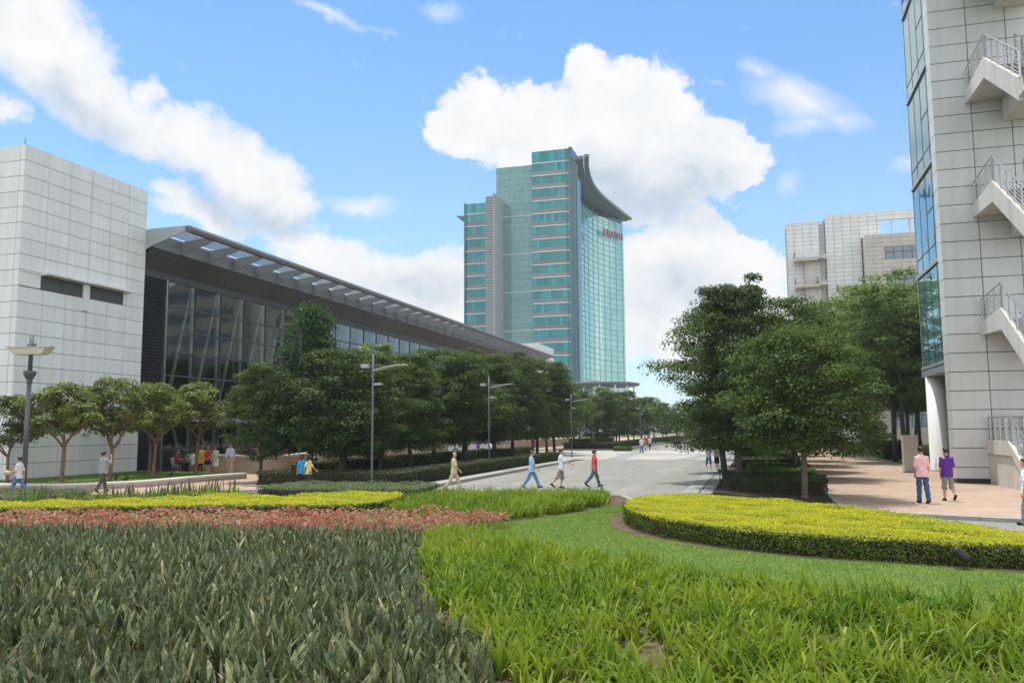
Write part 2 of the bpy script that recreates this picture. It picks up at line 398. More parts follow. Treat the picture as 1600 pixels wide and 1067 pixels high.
WISP = [(-0.1872,0.2627,0.0592,0.0163,0,0.90),(-0.2178,0.4746,0.0614,0.0082,-14,0.75),(-0.1587,0.4635,0.0417,0.0070,-18,0.50),(0.3523,0.3640,0.0850,0.0286,-24,1.00),(0.2998,0.4080,0.0376,0.0164,-30,0.75),(0.4033,0.3367,0.0401,0.0214,-10,0.80),(0.3616,0.3354,0.0547,0.0164,-10,0.80),(0.3341,0.2751,0.0239,0.0239,0,0.60),(-0.0868,0.4869,0.0487,0.0181,0,0.55),(0.4636,0.2862,0.0360,0.0105,10,0.70),(-0.5620,0.3357,0.0422,0.0302,0,0.70),(-0.2733,0.3968,0.0694,0.0083,-8,0.25),(-0.0544,0.4087,0.0260,0.0072,-20,0.50),(-0.1560,0.2301,0.0750,0.0067,0,0.50),(0.3996,0.2612,0.0819,0.0205,0,0.25),(-0.1178,0.3207,0.0444,0.0222,0,0.15),(0.1637,0.4716,0.1108,0.0138,-5,0.20),(0.2469,0.4000,0.0315,0.0070,-8,0.50),]
SHADE = [(0.1662,0.2690,0.0966,0.0446,0,1.00),(0.1043,0.2977,0.0895,0.0313,0,0.80),(0.2579,0.2854,0.0433,0.0245,0,0.50),(-0.5051,0.3394,0.0754,0.0283,-25,0.80),(-0.3491,0.2563,0.0771,0.0252,-20,0.80),(-0.1246,0.1699,0.1063,0.0304,0,0.60),(-0.2767,0.2360,0.0652,0.0181,0,0.70),(0.2014,0.1545,0.0973,0.0337,0,0.60),]
CAMROWS = [[0.959475, 0.03555, 0.279542], [0.281728, -0.09963, -0.954308], [-0.006074, 0.994389, -0.105608]]
# ------------------------------------------------------------------ camera, sun, sky
cam = bpy.data.cameras.new('camera'); cam.lens = 1290/1600*36; cam.sensor_width = 36; cam.clip_end = 6000; cam.clip_start = .1
co = bpy.data.objects.new('camera', cam); COL.objects.link(co)
mw = Matrix([r+[0] for r in CAMROWS]+[[0, 0, 0, 1]]); mw.translation = (0, 0, 2.65); co.matrix_world = mw
SC.camera = co
SUN_EL, SUN_AZ = 75., -48.        # azimuth measured from the street direction, negative = to its left
sdir = Vector((math.sin(R(SUN_AZ))*math.cos(R(SUN_EL)), math.cos(R(SUN_AZ))*math.cos(R(SUN_EL)), math.sin(R(SUN_EL))))
sl = bpy.data.lights.new('sun', 'SUN'); sl.energy = 3.8; sl.angle = R(.6); sl.color = (1., .965, .90)
so = bpy.data.objects.new('sun', sl); COL.objects.link(so); so.rotation_euler = (-sdir).to_track_quat('-Z', 'Y').to_euler()

def build_world():
    w = bpy.data.worlds.new('World'); SC.world = w; w.use_nodes = True
    w.node_tree.nodes.clear(); t = NT(w.node_tree)
    out = t.n('ShaderNodeOutputWorld'); bg = t.n('ShaderNodeBackground', i_Strength=.1)
    sky = t.n('ShaderNodeTexSky', sky_type='NISHITA', sun_disc=False, sun_elevation=R(SUN_EL), sun_rotation=R(SUN_AZ), altitude=0., air_density=1.0, dust_density=.6, ozone_density=1.6)
    d = t.n('ShaderNodeTexCoord').outputs['Generated']
    def dot(v):
        nd = t.n('ShaderNodeVectorMath', operation='DOT_PRODUCT'); t.l(d, nd.inputs[0]); nd.inputs[1].default_value = v; return nd.outputs['Value']
    az = t.math('ARCTAN2', dot((FW[1], -FW[0], 0)), dot((FW[0], FW[1], 0)))
    el = t.math('ARCSINE', dot((0, 0, 1)))
    cb = t.n('ShaderNodeCombineXYZ'); t.l(az, cb.inputs[0]); t.l(el, cb.inputs[1])
    base = cb.outputs[0]
    def warp(vec, scale, amp, detail, seed):
        nz = t.n('ShaderNodeTexNoise', noise_dimensions='3D', i_Scale=scale, i_Detail=detail, i_Roughness=.62)
        ad = t.n('ShaderNodeVectorMath', operation='ADD'); t.l(base, ad.inputs[0]); ad.inputs[1].default_value = (0, 0, seed)
        t.l(ad.outputs[0], nz.inputs['Vector'])
        sb = t.n('ShaderNodeVectorMath', operation='SUBTRACT'); t.l(nz.outputs['Color'], sb.inputs[0]); sb.inputs[1].default_value = (.5, .5, .5)
        sc = t.n('ShaderNodeVectorMath', operation='MULTIPLY'); t.l(sb.outputs[0], sc.inputs[0]); sc.inputs[1].default_value = (amp, amp, 0)
        a2 = t.n('ShaderNodeVectorMath', operation='ADD'); t.l(vec, a2.inputs[0]); t.l(sc.outputs[0], a2.inputs[1]); return a2.outputs[0]
    def blobs(vec, L):
        acc = None
        for (a, e, rx, ry, rot, s) in L:
            mp = t.n('ShaderNodeMapping', vector_type='TEXTURE'); t.l(vec, mp.inputs[0])
            mp.inputs['Location'].default_value = (a, e, 0); mp.inputs['Rotation'].default_value = (0, 0, R(rot)); mp.inputs['Scale'].default_value = (rx*1.45, ry*1.45, 1)
            g = t.n('ShaderNodeTexGradient', gradient_type='SPHERICAL'); t.l(mp.outputs[0], g.inputs[0])
            v = t.math('MULTIPLY', g.outputs['Fac'], s)
            acc = v if acc is None else t.math('SMOOTH_MAX', acc, v, .12)
        return acc
    w1 = warp(base, 9., .085, 6, 3.1)
    vcum = blobs(w1, [b for b in CUM if b[0] >= -.08])
    vsoft = blobs(warp(base, 7., .10, 7, 1.7), [b for b in CUM if b[0] < -.08])
    fine = t.noise(34., 7, .64, base)
    vcum = t.math('ADD', vcum, t.math('MULTIPLY_ADD', fine, .66, -.33))
    vsoft = t.math('ADD', vsoft, t.math('MULTIPLY_ADD', fine, .60, -.30))
    # sky out of view: dense made-up cloud, added to raise fill on the walls
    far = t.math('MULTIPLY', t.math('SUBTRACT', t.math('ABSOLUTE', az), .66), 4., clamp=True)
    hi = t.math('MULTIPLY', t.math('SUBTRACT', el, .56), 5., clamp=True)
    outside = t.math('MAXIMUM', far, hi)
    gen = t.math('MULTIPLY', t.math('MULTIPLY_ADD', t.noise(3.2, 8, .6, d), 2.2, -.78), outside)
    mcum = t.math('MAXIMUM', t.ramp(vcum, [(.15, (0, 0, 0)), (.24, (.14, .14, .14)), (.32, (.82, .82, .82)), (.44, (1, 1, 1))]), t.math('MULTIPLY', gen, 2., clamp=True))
    w2 = warp(base, 7., .07, 7, 8.3)
    vw = blobs(w2, [b for b in WISP if b[5] >= .3])
    vw = t.math('ADD', vw, t.math('MULTIPLY_ADD', t.noise(17., 8, .66, w2), .55, -.275))
    mw_ = t.ramp(vw, [(.235, (0, 0, 0)), (.95, (.95, .95, .95))])
    msoft = t.ramp(vsoft, [(.14, (0, 0, 0)), (.27, (.42, .42, .42)), (.40, (.82, .82, .82)), (.62, (1, 1, 1))])
    mask = t.math('MAXIMUM', t.math('MAXIMUM', mcum, msoft), mw_)
    # milky veil that thickens toward the horizon
    veil = t.math('POWER', t.math('SUBTRACT', 1., t.math('MULTIPLY', t.math('MAXIMUM', el, 0.), 1.35, clamp=True)), 3.2)
    vn = t.math('MULTIPLY', t.ramp(t.noise(4.5, 7, .62, w2), [(.42, (0, 0, 0)), (.78, (1, 1, 1))]), .02)
    mask = t.math('MAXIMUM', mask, t.math('ADD', t.math('MULTIPLY', veil, .62), vn, clamp=True))
    sh = blobs(warp(base, 8., .12, 5, 5.5), SHADE)
    n2 = t.noise(14., 7, .6, w1)
    shv = t.math('ADD', t.math('MULTIPLY', sh, 1.1), t.math('MULTIPLY_ADD', n2, 1.3, -.62))
    ccol = t.ramp(shv, [(.0, (1.05, 1.05, 1.05)), (.25, (.97, .985, 1.0)), (.85, (.61, .71, .84))])
    ccol = t.mix(1., ccol, (SKYK['cloud'],)*3, 'MULTIPLY')
    ccol = t.mix(outside, ccol, (15.0, 14.9, 14.6))      # unseen cloud set brighter than the visible cloud, as added fill light
    skyc = t.mix(1., sky.outputs[0], SKYK['tint'], 'MULTIPLY')
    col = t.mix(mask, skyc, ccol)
    # below the horizon: dull ground haze
    col = t.mix(t.math('MULTIPLY', t.math('MULTIPLY', el, -20.), 1., clamp=True), col, (2.2, 2.3, 2.2))
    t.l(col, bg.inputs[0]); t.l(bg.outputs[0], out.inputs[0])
    w.cycles.sampling_method = 'NONE'
SKYK = dict(cloud=8.1, tint=(.93, 1.46, 1.78))
build_world()
SC.view_settings.view_transform = 'Standard'; SC.view_settings.look = 'None'
SC.view_settings.exposure = .2; SC.view_settings.gamma = 1.
SC.cycles.max_bounces = 6; SC.cycles.diffuse_bounces = 3; SC.cycles.glossy_bounces = 3; SC.cycles.transmission_bounces = 3; SC.cycles.transparent_max_bounces = 12; SC.cycles.caustics_reflective = False; SC.cycles.caustics_refractive = False

# ------------------------------------------------------------------ ground
sheet('ground', [(-2500, -600), (2500, -600), (2500, 3500), (-2500, 3500)], -.06, M['far_ground'])
sheet('road', [(-95, 14), (60, 14), (60, 33), (-1.9, 33), (-3.0, 35), (-3.0, 460), (-14.3, 460), (-14.3, 34), (-95, 34)], 0., M['road'])
sheet('forecourt', [(-80, 71.5), (-3.0, 71.5), (-3.0, 100), (-80, 100)], .006, M['crossing_pale'])
mbx = MB()
for (x, y0, y1, dx) in ((-12.6, 71.8, 99.6, -1.5), (-6.8, 71.8, 99.6, 3.2)):
    mbx.add([(x, y0, .011), (x+1.7, y0, .011), (x+1.7+dx, y1, .011), (x+dx, y1, .011)], [(0, 1, 2, 3)])
mbx.add([(-14., 85, .0112), (-3.1, 83.5, .0112), (-3.1, 86.5, .0112), (-14., 88, .0112)], [(0, 1, 2, 3)])
structure('paving_stripes', mbx, M['crossing_dark'])
# left paved walk
structure('walk', MB().prism([(-34.5, 27.7), (-25.2, 28.0), (-20.6, 31.7), (-19.6, 33.3), (-22.9, 33.3), (-22.9, 70.8), (-80, 70.8), (-80, 27.2)], -.3, .12), M['paver'])
structure('upper_walk', MB().prism([(-80, 100.5), (-24.3, 100.5), (-24.3, 330), (-80, 330)], -.3, .12), M['paver'])
# tree bed beside the road with its kerb
structure('tree_bed', MB().prism([(-22.7, 33.9), (-14.75, 34.6), (-14.75, 66.8), (-22.7, 66.8)], -.3, .13), M['dark_soil'])
structure('tree_bed', MB().prism([(-24.2, 101), (-16.3, 101), (-16.3, 330), (-24.2, 330)], -.3, .13), M['dark_soil'])
def kerb(name, pts, w, h, seg=1.5, left=True):
    mb = MB(); d = 0
    for (x0, y0), (x1, y1) in zip(pts[:-1], pts[1:]):
        L = math.hypot(x1-x0, y1-y0); ux, uy = (x1-x0)/L, (y1-y0)/L; nx, ny = (-uy, ux) if left else (uy, -ux)
        n = max(1, round(L/seg)); s = L/n
        for i in range(n):
            a = i*s+.006; b = (i+1)*s-.006; dh = random.uniform(-.003, .003)
            mb.obox((x0+ux*a, y0+uy*a, -.2), (ux*(b-a), uy*(b-a), 0), (nx*w, ny*w, 0), (0, 0, .2+h+dh))
    return structure(name, mb, M['kerb'])
kerb('kerb', [(-14.15, 34.2), (-14.3, 50), (-14.3, 66.9), (-14.8, 67.3), (-22.9, 67.3)], .80, .16)
kerb('kerb', [(-24.0, 100.6), (-16.0, 100.6), (-16.0, 330)], .42, .16)
kerb('kerb', [(-22.8, 33.6), (-14.2, 34.1)], .35, .15)
# median bed, stone gutter and right plaza
structure('median_bed', MB().prism([(-1.75, 34.6), (.2, 32.2), (2.66, 29.0), (2.66, 330), (-1.75, 330)], -.3, .10), M['dark_soil'])
structure('gutter', MB().prism([(-2.98, 34.6), (-1.78, 34.6), (-1.78, 330), (-2.98, 330)], -.3, .035), M['gutter'])
structure('gutter_channel', MB().box(-2.36, 34.7, .0, -2.26, 330, .041), M['joint'])
PF = [(2.72, 28.8), (3.1, 27.9), (3.65, 27.4), (4.94, 26.73), (5.96, 26.42), (6.95, 26.1), (9, 25.6), (13, 24.8), (20, 24.), (60, 23)]
structure('plaza', MB().prism([(2.72, 330)]+[(x, y+.3) for x, y in PF]+[(60, 330)], -.3, .10), M['paver'])
kerb('kerb', PF, .30, .115)
structure('kerb', MB().box(2.5, 29.2, -.2, 2.71, 330, .14), M['kerb'])
sheet('right_lawn', [(9.3, 57), (40, 57), (40, 300), (9.3, 300)], .125, M['lawn'])
structure('kerb', MB().box(9.05, 57, -.2, 9.29, 300, .16), M['kerb'])
# garden island in front of the camera
ISL = [(-45, -8), (-45, 27), (-25, 27.8), (-20.5, 31.4), (-19, 32.1), (-12.5, 32.7), (-5.2, 32.6), (-4.6, 31), (-4.35, 29.0), (-2.9, 28.95), (-1.4, 28.9), (1.2, 27.4), (3.2, 24.9), (4.7, 22.2), (5.8, 19.6), (7.5, 16.2), (9, 10), (10, -8)]
structure('garden_soil', MB().prism(ISL, -.3, .02), M['soil'])
kerb('kerb', ISL[::-1][1:-2], .18, .06, left=False)
LAWN = [(-8.2, 21.2), (-6.5, 23.5), (-5.5, 25.9), (-4.9, 28.5), (-4.4, 28.75), (-4.05, 28.2), (-4.05, 27.0), (-4.3, 24.5), (-3.8, 22.3), (-2.8, 20.6), (-.9, 18.95), (.8, 18.0), (2.4, 17.75), (4.6, 17.1), (6.6, 16.4), (8.8, 9.5), (5.2, 11.4), (2.2, 12.2), (-1, 12.9), (-4, 14.8), (-6.3, 17.4)]
sheet('lawn', LAWN, .026, M['lawn'])

# ------------------------------------------------------------------ white panelled building (left)
XB = -35.4
def white_box(name, y0, y1, label, windows, x_back=-58., ztop=17.35, z0=.28):
    b = empty(name, (XB, (y0+y1)/2, 0), label=label, cat='building')
    off = Vector(b.location)
    def put(mb, nm, m, par=b):
        o = mb.build(nm, m, par); o.matrix_parent_inverse = Matrix.Translation(-off); return o
    core = MB().box(x_back, y0+.04, 0, XB-.04, y1-.04, ztop-.03)
    put(core, 'core', M['joint'])
    zs = [z0+i*.8129 for i in range(22)]
    ncol = round((y1-y0)/1.48); ys = [(y1-y0)/ncol*i for i in range(ncol+1)]
    p = MB()
    holes = [(w[0]-y0, w[1], w[2]-y0, w[3]) for w in windows]
    panels(p, (XB-.035, y0, 0), (0, 1, 0), (0, 0, 1), ys, zs, holes=holes)
    panels(p, (x_back, y0+.035, 0), (1, 0, 0), (0, 0, 1), frange(0, XB-.04-x_back, 1.48)[::1], zs)
    put(p, 'wall', M['white_panel'])
    put(MB().box(x_back+.1, y0+.1, ztop-.02, XB-.1, y1-.1, ztop+.02), 'roof', M['concrete'])
    for w in windows:
        fr = MB()
        ya, za, yb, zb = w[:4]; t_ = .06
        for (a, c, d_, e) in ((ya, za, yb, za+t_), (ya, zb-t_, yb, zb), (ya, za+t_, ya+t_, zb-t_), (yb-t_, za+t_, yb, zb-t_), ((ya+yb)/2-t_/2, za+t_, (ya+yb)/2+t_/2, zb-t_)):
            fr.box(XB-.16, a, c, XB-.02, d_, e)
        f = put(fr, 'window', M['dark_metal'])
        g = MB(); ym = (ya+yb)/2
        g.box(XB-.13, ya+t_, za+t_, XB-.10, ym-t_/2, zb-t_); g.box(XB-.13, ym+t_/2, za+t_, XB-.10, yb-t_, zb-t_)
        put(g, 'pane', M['small_glass'], f).matrix_parent_inverse = Matrix.Identity(4)
    return b, put
wb, put = white_box('panelled_building', 32.45, 41.32, 'white panelled building at the left edge with two ribbon windows under a ledge',
    [(33.76, 10.0, 36.55, 10.74), (37.1, 10.02, 39.62, 10.74), (33.9, 3.7, 35.3, 4.5)])
lg = MB()
for i in range(4):
    a = 33.82+i*1.55; lg.extrude([(XB+.003, 10.76), (XB+.42, 10.80), (XB+.42, 10.93), (XB+.003, 11.0)], 'y', a, a+1.535)
put(lg, 'sun_ledge', M['white_panel'])
pip = MB().box(XB+.002, 36.56, 9.3, XB+.10, 36.95, 10.75); put(pip, 'pilaster', M['white_panel'])
put(MB().box(XB+.002, 37.0, 2.52, XB+.14, 37.5, 2.60), 'drip_spout', M['white_panel'])
put(MB().tube([(XB-.3, 32.6, 17.3), (XB-.3, 32.6, 17.75)], .02, 5), 'rooftop_rod', M['dark_metal'])
white_box('panelled_building', 136.6, 148.2, 'white panelled building at the far end of the long louvred roof', [], -70.)

# ------------------------------------------------------------------ glass hall with the louvred canopy
hall = empty('glass_hall', (-38, 41.4, 0), label='long glass hall under a dark louvred canopy roof with slanting white posts', cat='building')
def hp(mb, nm, m, par=None):
    o = mb.build(nm, m, par or hall)
    if par is None: o.matrix_parent_inverse = Matrix.Translation(-Vector(hall.location))
    return o
Y0, Y1, XG, XE, MOD = 41.36, 136.4, -36., -32.25, 2.78
NB = 34
# roof: fascia nose, upper sheet, soffit
hp(MB().extrude([(XE-.02, 14.60), (XE+.03, 14.80), (XE-.06, 14.98), (XE-.36, 14.99), (XE-.36, 14.62)], 'y', Y0, Y1), 'fascia', M['roof_metal'])
hp(MB().extrude([(-35.05, 14.80), (-62, 15.6), (-62, 15.42), (-35.05, 14.68)], 'y', Y0+.01, Y1-.01), 'roof', M['roof_metal'])
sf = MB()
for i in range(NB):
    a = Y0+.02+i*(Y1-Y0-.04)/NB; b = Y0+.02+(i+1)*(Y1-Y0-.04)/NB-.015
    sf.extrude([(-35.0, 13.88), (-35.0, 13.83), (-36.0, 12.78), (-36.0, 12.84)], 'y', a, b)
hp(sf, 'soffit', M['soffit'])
hp(MB().extrude([(-35.04, 14.76), (-35.0, 14.76), (-35.0, 13.89), (-35.04, 13.89)], 'y', Y0+.012, Y1-.012), 'inner_board', M['rib_metal'])
hp(MB().box(XG-.25, Y0+.01, 12.28, XG-.02, Y1, 12.72), 'head_beam', M['dark_metal'])
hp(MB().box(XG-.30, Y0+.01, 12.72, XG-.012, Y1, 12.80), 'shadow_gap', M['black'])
endp = [(XE-.37, 14.98), (XE-.37, 14.66), (-34.98, 13.90), (-35.6, 13.6), (-35.6, 14.9), (-35.0, 14.98)]
hp(MB().extrude(endp, 'y', Y0-.06, Y0+.008), 'gable_plate', M['light_metal'])
def rib(): return MB().extrude([(XE-.38, 14.94), (XE-.38, 14.64), (-34.99, 13.88), (-34.99, 14.72)], 'y', -.05, .05)
r0 = hp(rib(), 'rib', M['rib_metal']); r0.location = (0, 44.1, 0); 
for i in range(1, NB):
    c = r0.copy(); COL.objects.link(c); c.parent = hall; c.matrix_parent_inverse = r0.matrix_parent_inverse; c.location = (0, 44.1+i*2.766, 0)
def slats():
    mb = MB()
    for k in range(8):
        x = XE-.50-k*.272
        mb.obox((x, .06, 14.83), (0, 2.64, 0), (-.055, 0, .010), (0, 0, -.066))
    return mb
s0 = hp(slats(), 'louvre', M['slat_metal']); s0.location = (0, 41.42, 0)
for i in range(1, NB):
    c = s0.copy(); COL.objects.link(c); c.parent = hall; c.matrix_parent_inverse = s0.matrix_parent_inverse; c.location = (0, 41.42+i*2.766-.07, 0)
# dark louvred wall between the white building and the glass
lv = MB(); lv.box(XG-.30, Y0, .1, XG-.2, 44.05, 12.3)
z = .35
while z < 12.2:
    lv.obox((XG-.20, Y0+.02, z), (0, 44.0-Y0, 0), (.14, 0, -.09), (0, 0, .022)); z += .2
hp(lv, 'louvred_wall', M['louvre_dark'])
hp(MB().box(XG-.22, 44.05, .1, XG+.03, 44.17, 12.3), 'corner_post', M['steel'])
# glass
ZT = [.3, 1.55, 3.42, 4.7, 6.22, 7.74, 9.2, 10.72, 12.26]
gl = MB()
for i in range(NB-1):
    a = 44.17+i*MOD
    for z0_, z1_ in zip(ZT[:-1], ZT[1:]):
        e = random.uniform(-.011, .011); e2 = random.uniform(-.011, .011)
        gl.add([(XG, a+.03, z0_+.03), (XG+e, a+MOD-.03, z0_+.03), (XG+e+e2, a+MOD-.03, z1_-.03), (XG+e2, a+.03, z1_-.03)], [(0, 1, 2, 3)])
hp(gl, 'glazing', M['hall_glass'])
mu = MB()
for i in range(NB):
    a = 44.17+i*MOD; mu.box(XG-.09, a-.032, .1, XG+.045, a+.032, 12.27)
hp(mu, 'mullions', M['dark_metal'])
tr = MB()
for z_ in ZT[:-1]:
    w_ = .14 if z_ == 3.42 else .05
    tr.box(XG-.08, 44.2, z_-w_, XG+.036, Y1, z_+w_)
hp(tr, 'transoms', M['dark_metal'])
hp(MB().box(XG-.02, 44.2, 3.28, XG+.10, Y1, 3.56), 'door_canopy_beam', M['light_metal'])
pv = MB().tube([(XG-.28, 0, .1), (XG-.28, 0, 12.3)], .13, 8)
p0 = hp(pv, 'post', M['post_white'], None); p0.location = (0, 46.95, 0)
bw = MB().tube([(XG-.35, 0, 12.2), (XG-1.9, -.15, 4.6), (XG-.45, -.05, .1)], [.09, .13, .10], 8)
q0 = hp(bw, 'bowed_post', M['post_white'], None); q0.location = (0, 46.9, 0)
for i in range(1, 31):
    for src, y in ((p0, 46.95), (q0, 46.9)):
        c = src.copy(); COL.objects.link(c); c.parent = hall; c.matrix_parent_inverse = src.matrix_parent_inverse; c.location = (0, y+i*MOD, 0)
# inside
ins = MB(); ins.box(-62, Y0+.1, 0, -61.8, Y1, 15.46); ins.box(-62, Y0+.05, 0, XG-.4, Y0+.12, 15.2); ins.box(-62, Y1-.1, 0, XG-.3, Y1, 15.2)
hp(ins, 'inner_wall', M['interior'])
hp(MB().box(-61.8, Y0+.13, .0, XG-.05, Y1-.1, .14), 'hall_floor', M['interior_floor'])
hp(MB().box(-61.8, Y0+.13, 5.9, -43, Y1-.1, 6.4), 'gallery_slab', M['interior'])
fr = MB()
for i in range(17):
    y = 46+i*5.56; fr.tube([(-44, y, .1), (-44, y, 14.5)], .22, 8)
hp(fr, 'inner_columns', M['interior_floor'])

# low brick wall and planter in front of the hall
wl = empty('brick_wall', (-30, 50, 0), label='long low beige brick wall with pale coping before the glass hall', cat='wall')
WP = [(-35.3, 45.9), (-31, 44.2), (-28.9, 43.3), (-27.6, 43.4), (-27.3, 44.6), (-28.2, 48), (-30.3, 56), (-31.2, 70), (-31.2, 84), (-29.4, 108), (-27.6, 132)]
def wallrun(pts, z0, z1, w, mb):
    for (x0, y0), (x1, y1) in zip(pts[:-1], pts[1:]):
        L = math.hypot(x1-x0, y1-y0); ux, uy = (x1-x0)/L, (y1-y0)/L
        mb.obox((x0+uy*w/2, y0-ux*w/2, z0), (ux*L, uy*L, 0), (-uy*w, ux*w, 0), (0, 0, z1-z0))
def smoothpath(pts, n=4):
    out = []
    for i in range(len(pts)-1):
        p0, p1, p2, p3 = (np.array(pts[max(0, min(len(pts)-1, j))], float) for j in (i-1, i, i+1, i+2))
        for k in range(n):
            t = k/n; out.append(tuple(.5*((2*p1)+(-p0+p2)*t+(2*p0-5*p1+4*p2-p3)*t*t+(-p0+3*p1-3*p2+p3)*t**3)))
    out.append(tuple(pts[-1])); return out
def ribbon(pts, z0, z1, w):
    """mitred strip solid along a path"""
    n = len(pts); L = []; Rr = []
    for i in range(n):
        a = np.array(pts[max(i-1, 0)]); b = np.array(pts[min(i+1, n-1)]); d = (b-a)/np.linalg.norm(b-a); nn = np.array([-d[1], d[0]])
        L.append(np.array(pts[i])+nn*w/2); Rr.append(np.array(pts[i])-nn*w/2)
    vs = [(*p, z0) for p in L]+[(*p, z0) for p in Rr]+[(*p, z1) for p in L]+[(*p, z1) for p in Rr]
    fs = []
    for i in range(n-1):
        fs += [(2*n+i, 3*n+i, 3*n+i+1, 2*n+i+1), (i, i+1, n+i+1, n+i), (i, 2*n+i, 2*n+i+1, i+1), (n+i, n+i+1, 3*n+i+1, 3*n+i)]
    fs += [(0, n, 3*n, 2*n), (n-1, 3*n-1, 4*n-1, 2*n-1)]
    fs[-1] = (n-1, 3*n-1, 4*n-1, 2*n+n-1)
    fs[-1] = (n-1, 2*n+n-1, 3*n+n-1, n+n-1)
    mb = MB(); mb.add(vs, fs, .5); return mb
wpath = smoothpath(WP, 5)
wo = ribbon(wpath, 0, 1.10, .34).build('masonry', M['wall_brick'], wl); wo.matrix_parent_inverse = Matrix.Translation((30, -50, 0))
wo = ribbon(wpath, 1.10, 1.20, .42).build('coping', M['wall_cap'], wl); wo.matrix_parent_inverse = Matrix.Translation((30, -50, 0))
PLP = smoothpath([(-26.4, 38.9), (-27.0, 35.7), (-27.0, 32.6), (-27.7, 30.8), (-29.0, 29.4), (-31.9, 28.9), (-37, 29.2), (-45, 29.4)], 5)
pl = empty('planter_wall', (-26, 33, 0), label='low curved stone planter wall with white cap round the lawn of small trees', cat='planter')
po = ribbon(PLP, 0, .34, .40).build('masonry', M['planter_stone'], pl); po.matrix_parent_inverse = Matrix.Translation((26, -33, 0))
po = ribbon(PLP, .34, .42, .46).build('coping', M['planter_cap'], pl); po.matrix_parent_inverse = Matrix.Translation((26, -33, 0))
structure('planter_lawn', MB().prism([(p[0]-.1, p[1]) for p in PLP]+[(-44, 32.3), (-35.3, 32.3), (-35.3, 41.3), (-30, 41.0), (-27.0, 39.6)], -.1, .32), M['lawn'])

# ------------------------------------------------------------------ right building with outside stairs
rb = empty('stair_building', (14, 46, 0), label='tall grey panelled building at the right edge with green glass side and outside stairs', cat='building')
def rp(mb, nm, m, par=None):
    o = mb.build(nm, m, par or rb)
    if par is None: o.matrix_parent_inverse = Matrix.Translation(-Vector(rb.location))
    return o
ZTOP = 38.9
rows = [.12]+[.81+.8655*i for i in range(45)]
cols = [0, 1.62, 3.27, 4.92, 6.57, 8.22, 9.87, 11.52, 13.2]
pm = MB()
panels(pm, (8.62, 42.0+.035, 0), (1, 0, 0), (0, 0, 1), cols, [.30]+rows[1:], .036)
panels(pm, (8.62+.035, 42.95, 0), (0, -1, 0), (0, 0, 1), [0, .95], [.30]+rows[1:])
rp(pm, 'wall', M['grey_panel'])
rp(MB().prism([(8.66, 42.04), (21.8, 42.04), (21.8, 56), (11.2, 56), (11.2, 43.6), (9.0, 42.94), (8.66, 42.94)], .1, 38.7), 'core', M['joint'])
rp(MB().box(8.70, 42.0, .1, 21.8, 42.03, .29), 'plinth_gap', M['black'])
XR = 9.7
gz0 = 5.9; H_ = 5.45
gp = MB(); led = MB(); mul = MB()
yy = [43.3, 45.0, 46.8, 48.6, 50.4, 52.2, 54.0]
for k in range(6):
    z0 = gz0+k*H_
    for a, b in zip(yy[:-1], yy[1:]):
        for (q0_, q1_) in ((z0+.30, z0+1.15), (z0+1.19, z0+H_-.0)):
            e = random.uniform(-.006, .006); e2 = random.uniform(-.006, .006)
            gp.add([(XR, b-.015, q0_+.015), (XR+e, a+.015, q0_+.015), (XR+e+e2, a+.015, q1_-.015), (XR+e2, b-.015, q1_-.015)], [(0, 1, 2, 3)])
    led.box(XR-.10, 43.3, z0+.06, XR+.1, 54.05, z0+.26)
    mul.box(XR-.02, 43.3, z0+1.15, XR+.05, 54.0, z0+1.19)
    mul.box(XR-.02, 48.6, z0+3.2, XR+.05, 50.4, z0+3.24)
for y in yy: mul.box(XR-.015, y-.02, gz0, XR+.05, y+.02, gz0+6*H_)
rp(gp, 'glazing', M['right_glass']); rp(led, 'ledges', M['light_metal']); rp(mul, 'mullions', M['dark_metal'])
rp(MB().box(XR+.06, 43.4, gz0+.02, 11.15, 54.0, gz0+6*H_), 'spandrel_backing', M['tower_grey'])
rp(MB().box(XR-.1, 43.3, gz0-.35, 13, 54.05, gz0-.01), 'overhang', M['light_metal'])
rp(MB().box(XR-.02, 54.0, gz0, 12, 54.05, gz0+6*H_), 'end_wall', M['white_paint'])
rp(MB().lathe([(.58, .1), (.58, .22), (.55, .25), (.55, gz0-.36)], (10.15, 53.0, 0), 28), 'column', M['column'], None).data.polygons.foreach_set('use_smooth', [True]*(28*3)+[False]*2)
# stairs: dog-leg flights running out from the wall toward the street
st = empty('outside_stair', (11.4, 39, 0), label='concrete dog-leg outside stair with steel railings on the right building', cat='stairs')
def sp(mb, nm, m, par=None):
    o = mb.build(nm, m, par or st)
    if par is None: o.matrix_parent_inverse = Matrix.Translation(-Vector(st.location))
    return o
XA, XM, XM2, XC = 10.0, 11.30, 11.50, 12.8
YW, YL, YO = 41.98, 38.65, 34.3
YB = YO-1.4
def railing(mb, a, b, h=1.05, n=4, bars=5):
    a = np.array(a, float); b = np.array(b, float)
    for i in range(n+1):
        p = a+(b-a)*i/n; mb.box(p[0]-.028, p[1]-.045, p[2]-.05, p[0]+.028, p[1]+.045, p[2]+h)
    for k in range(bars):
        z = .14+k*(h-.22)/bars; mb.tube([a+[0, 0, z], b+[0, 0, z]], .014, 5)
    mb.tube([a+[0, 0, h+.03], b+[0, 0, h+.03]], .035, 7)
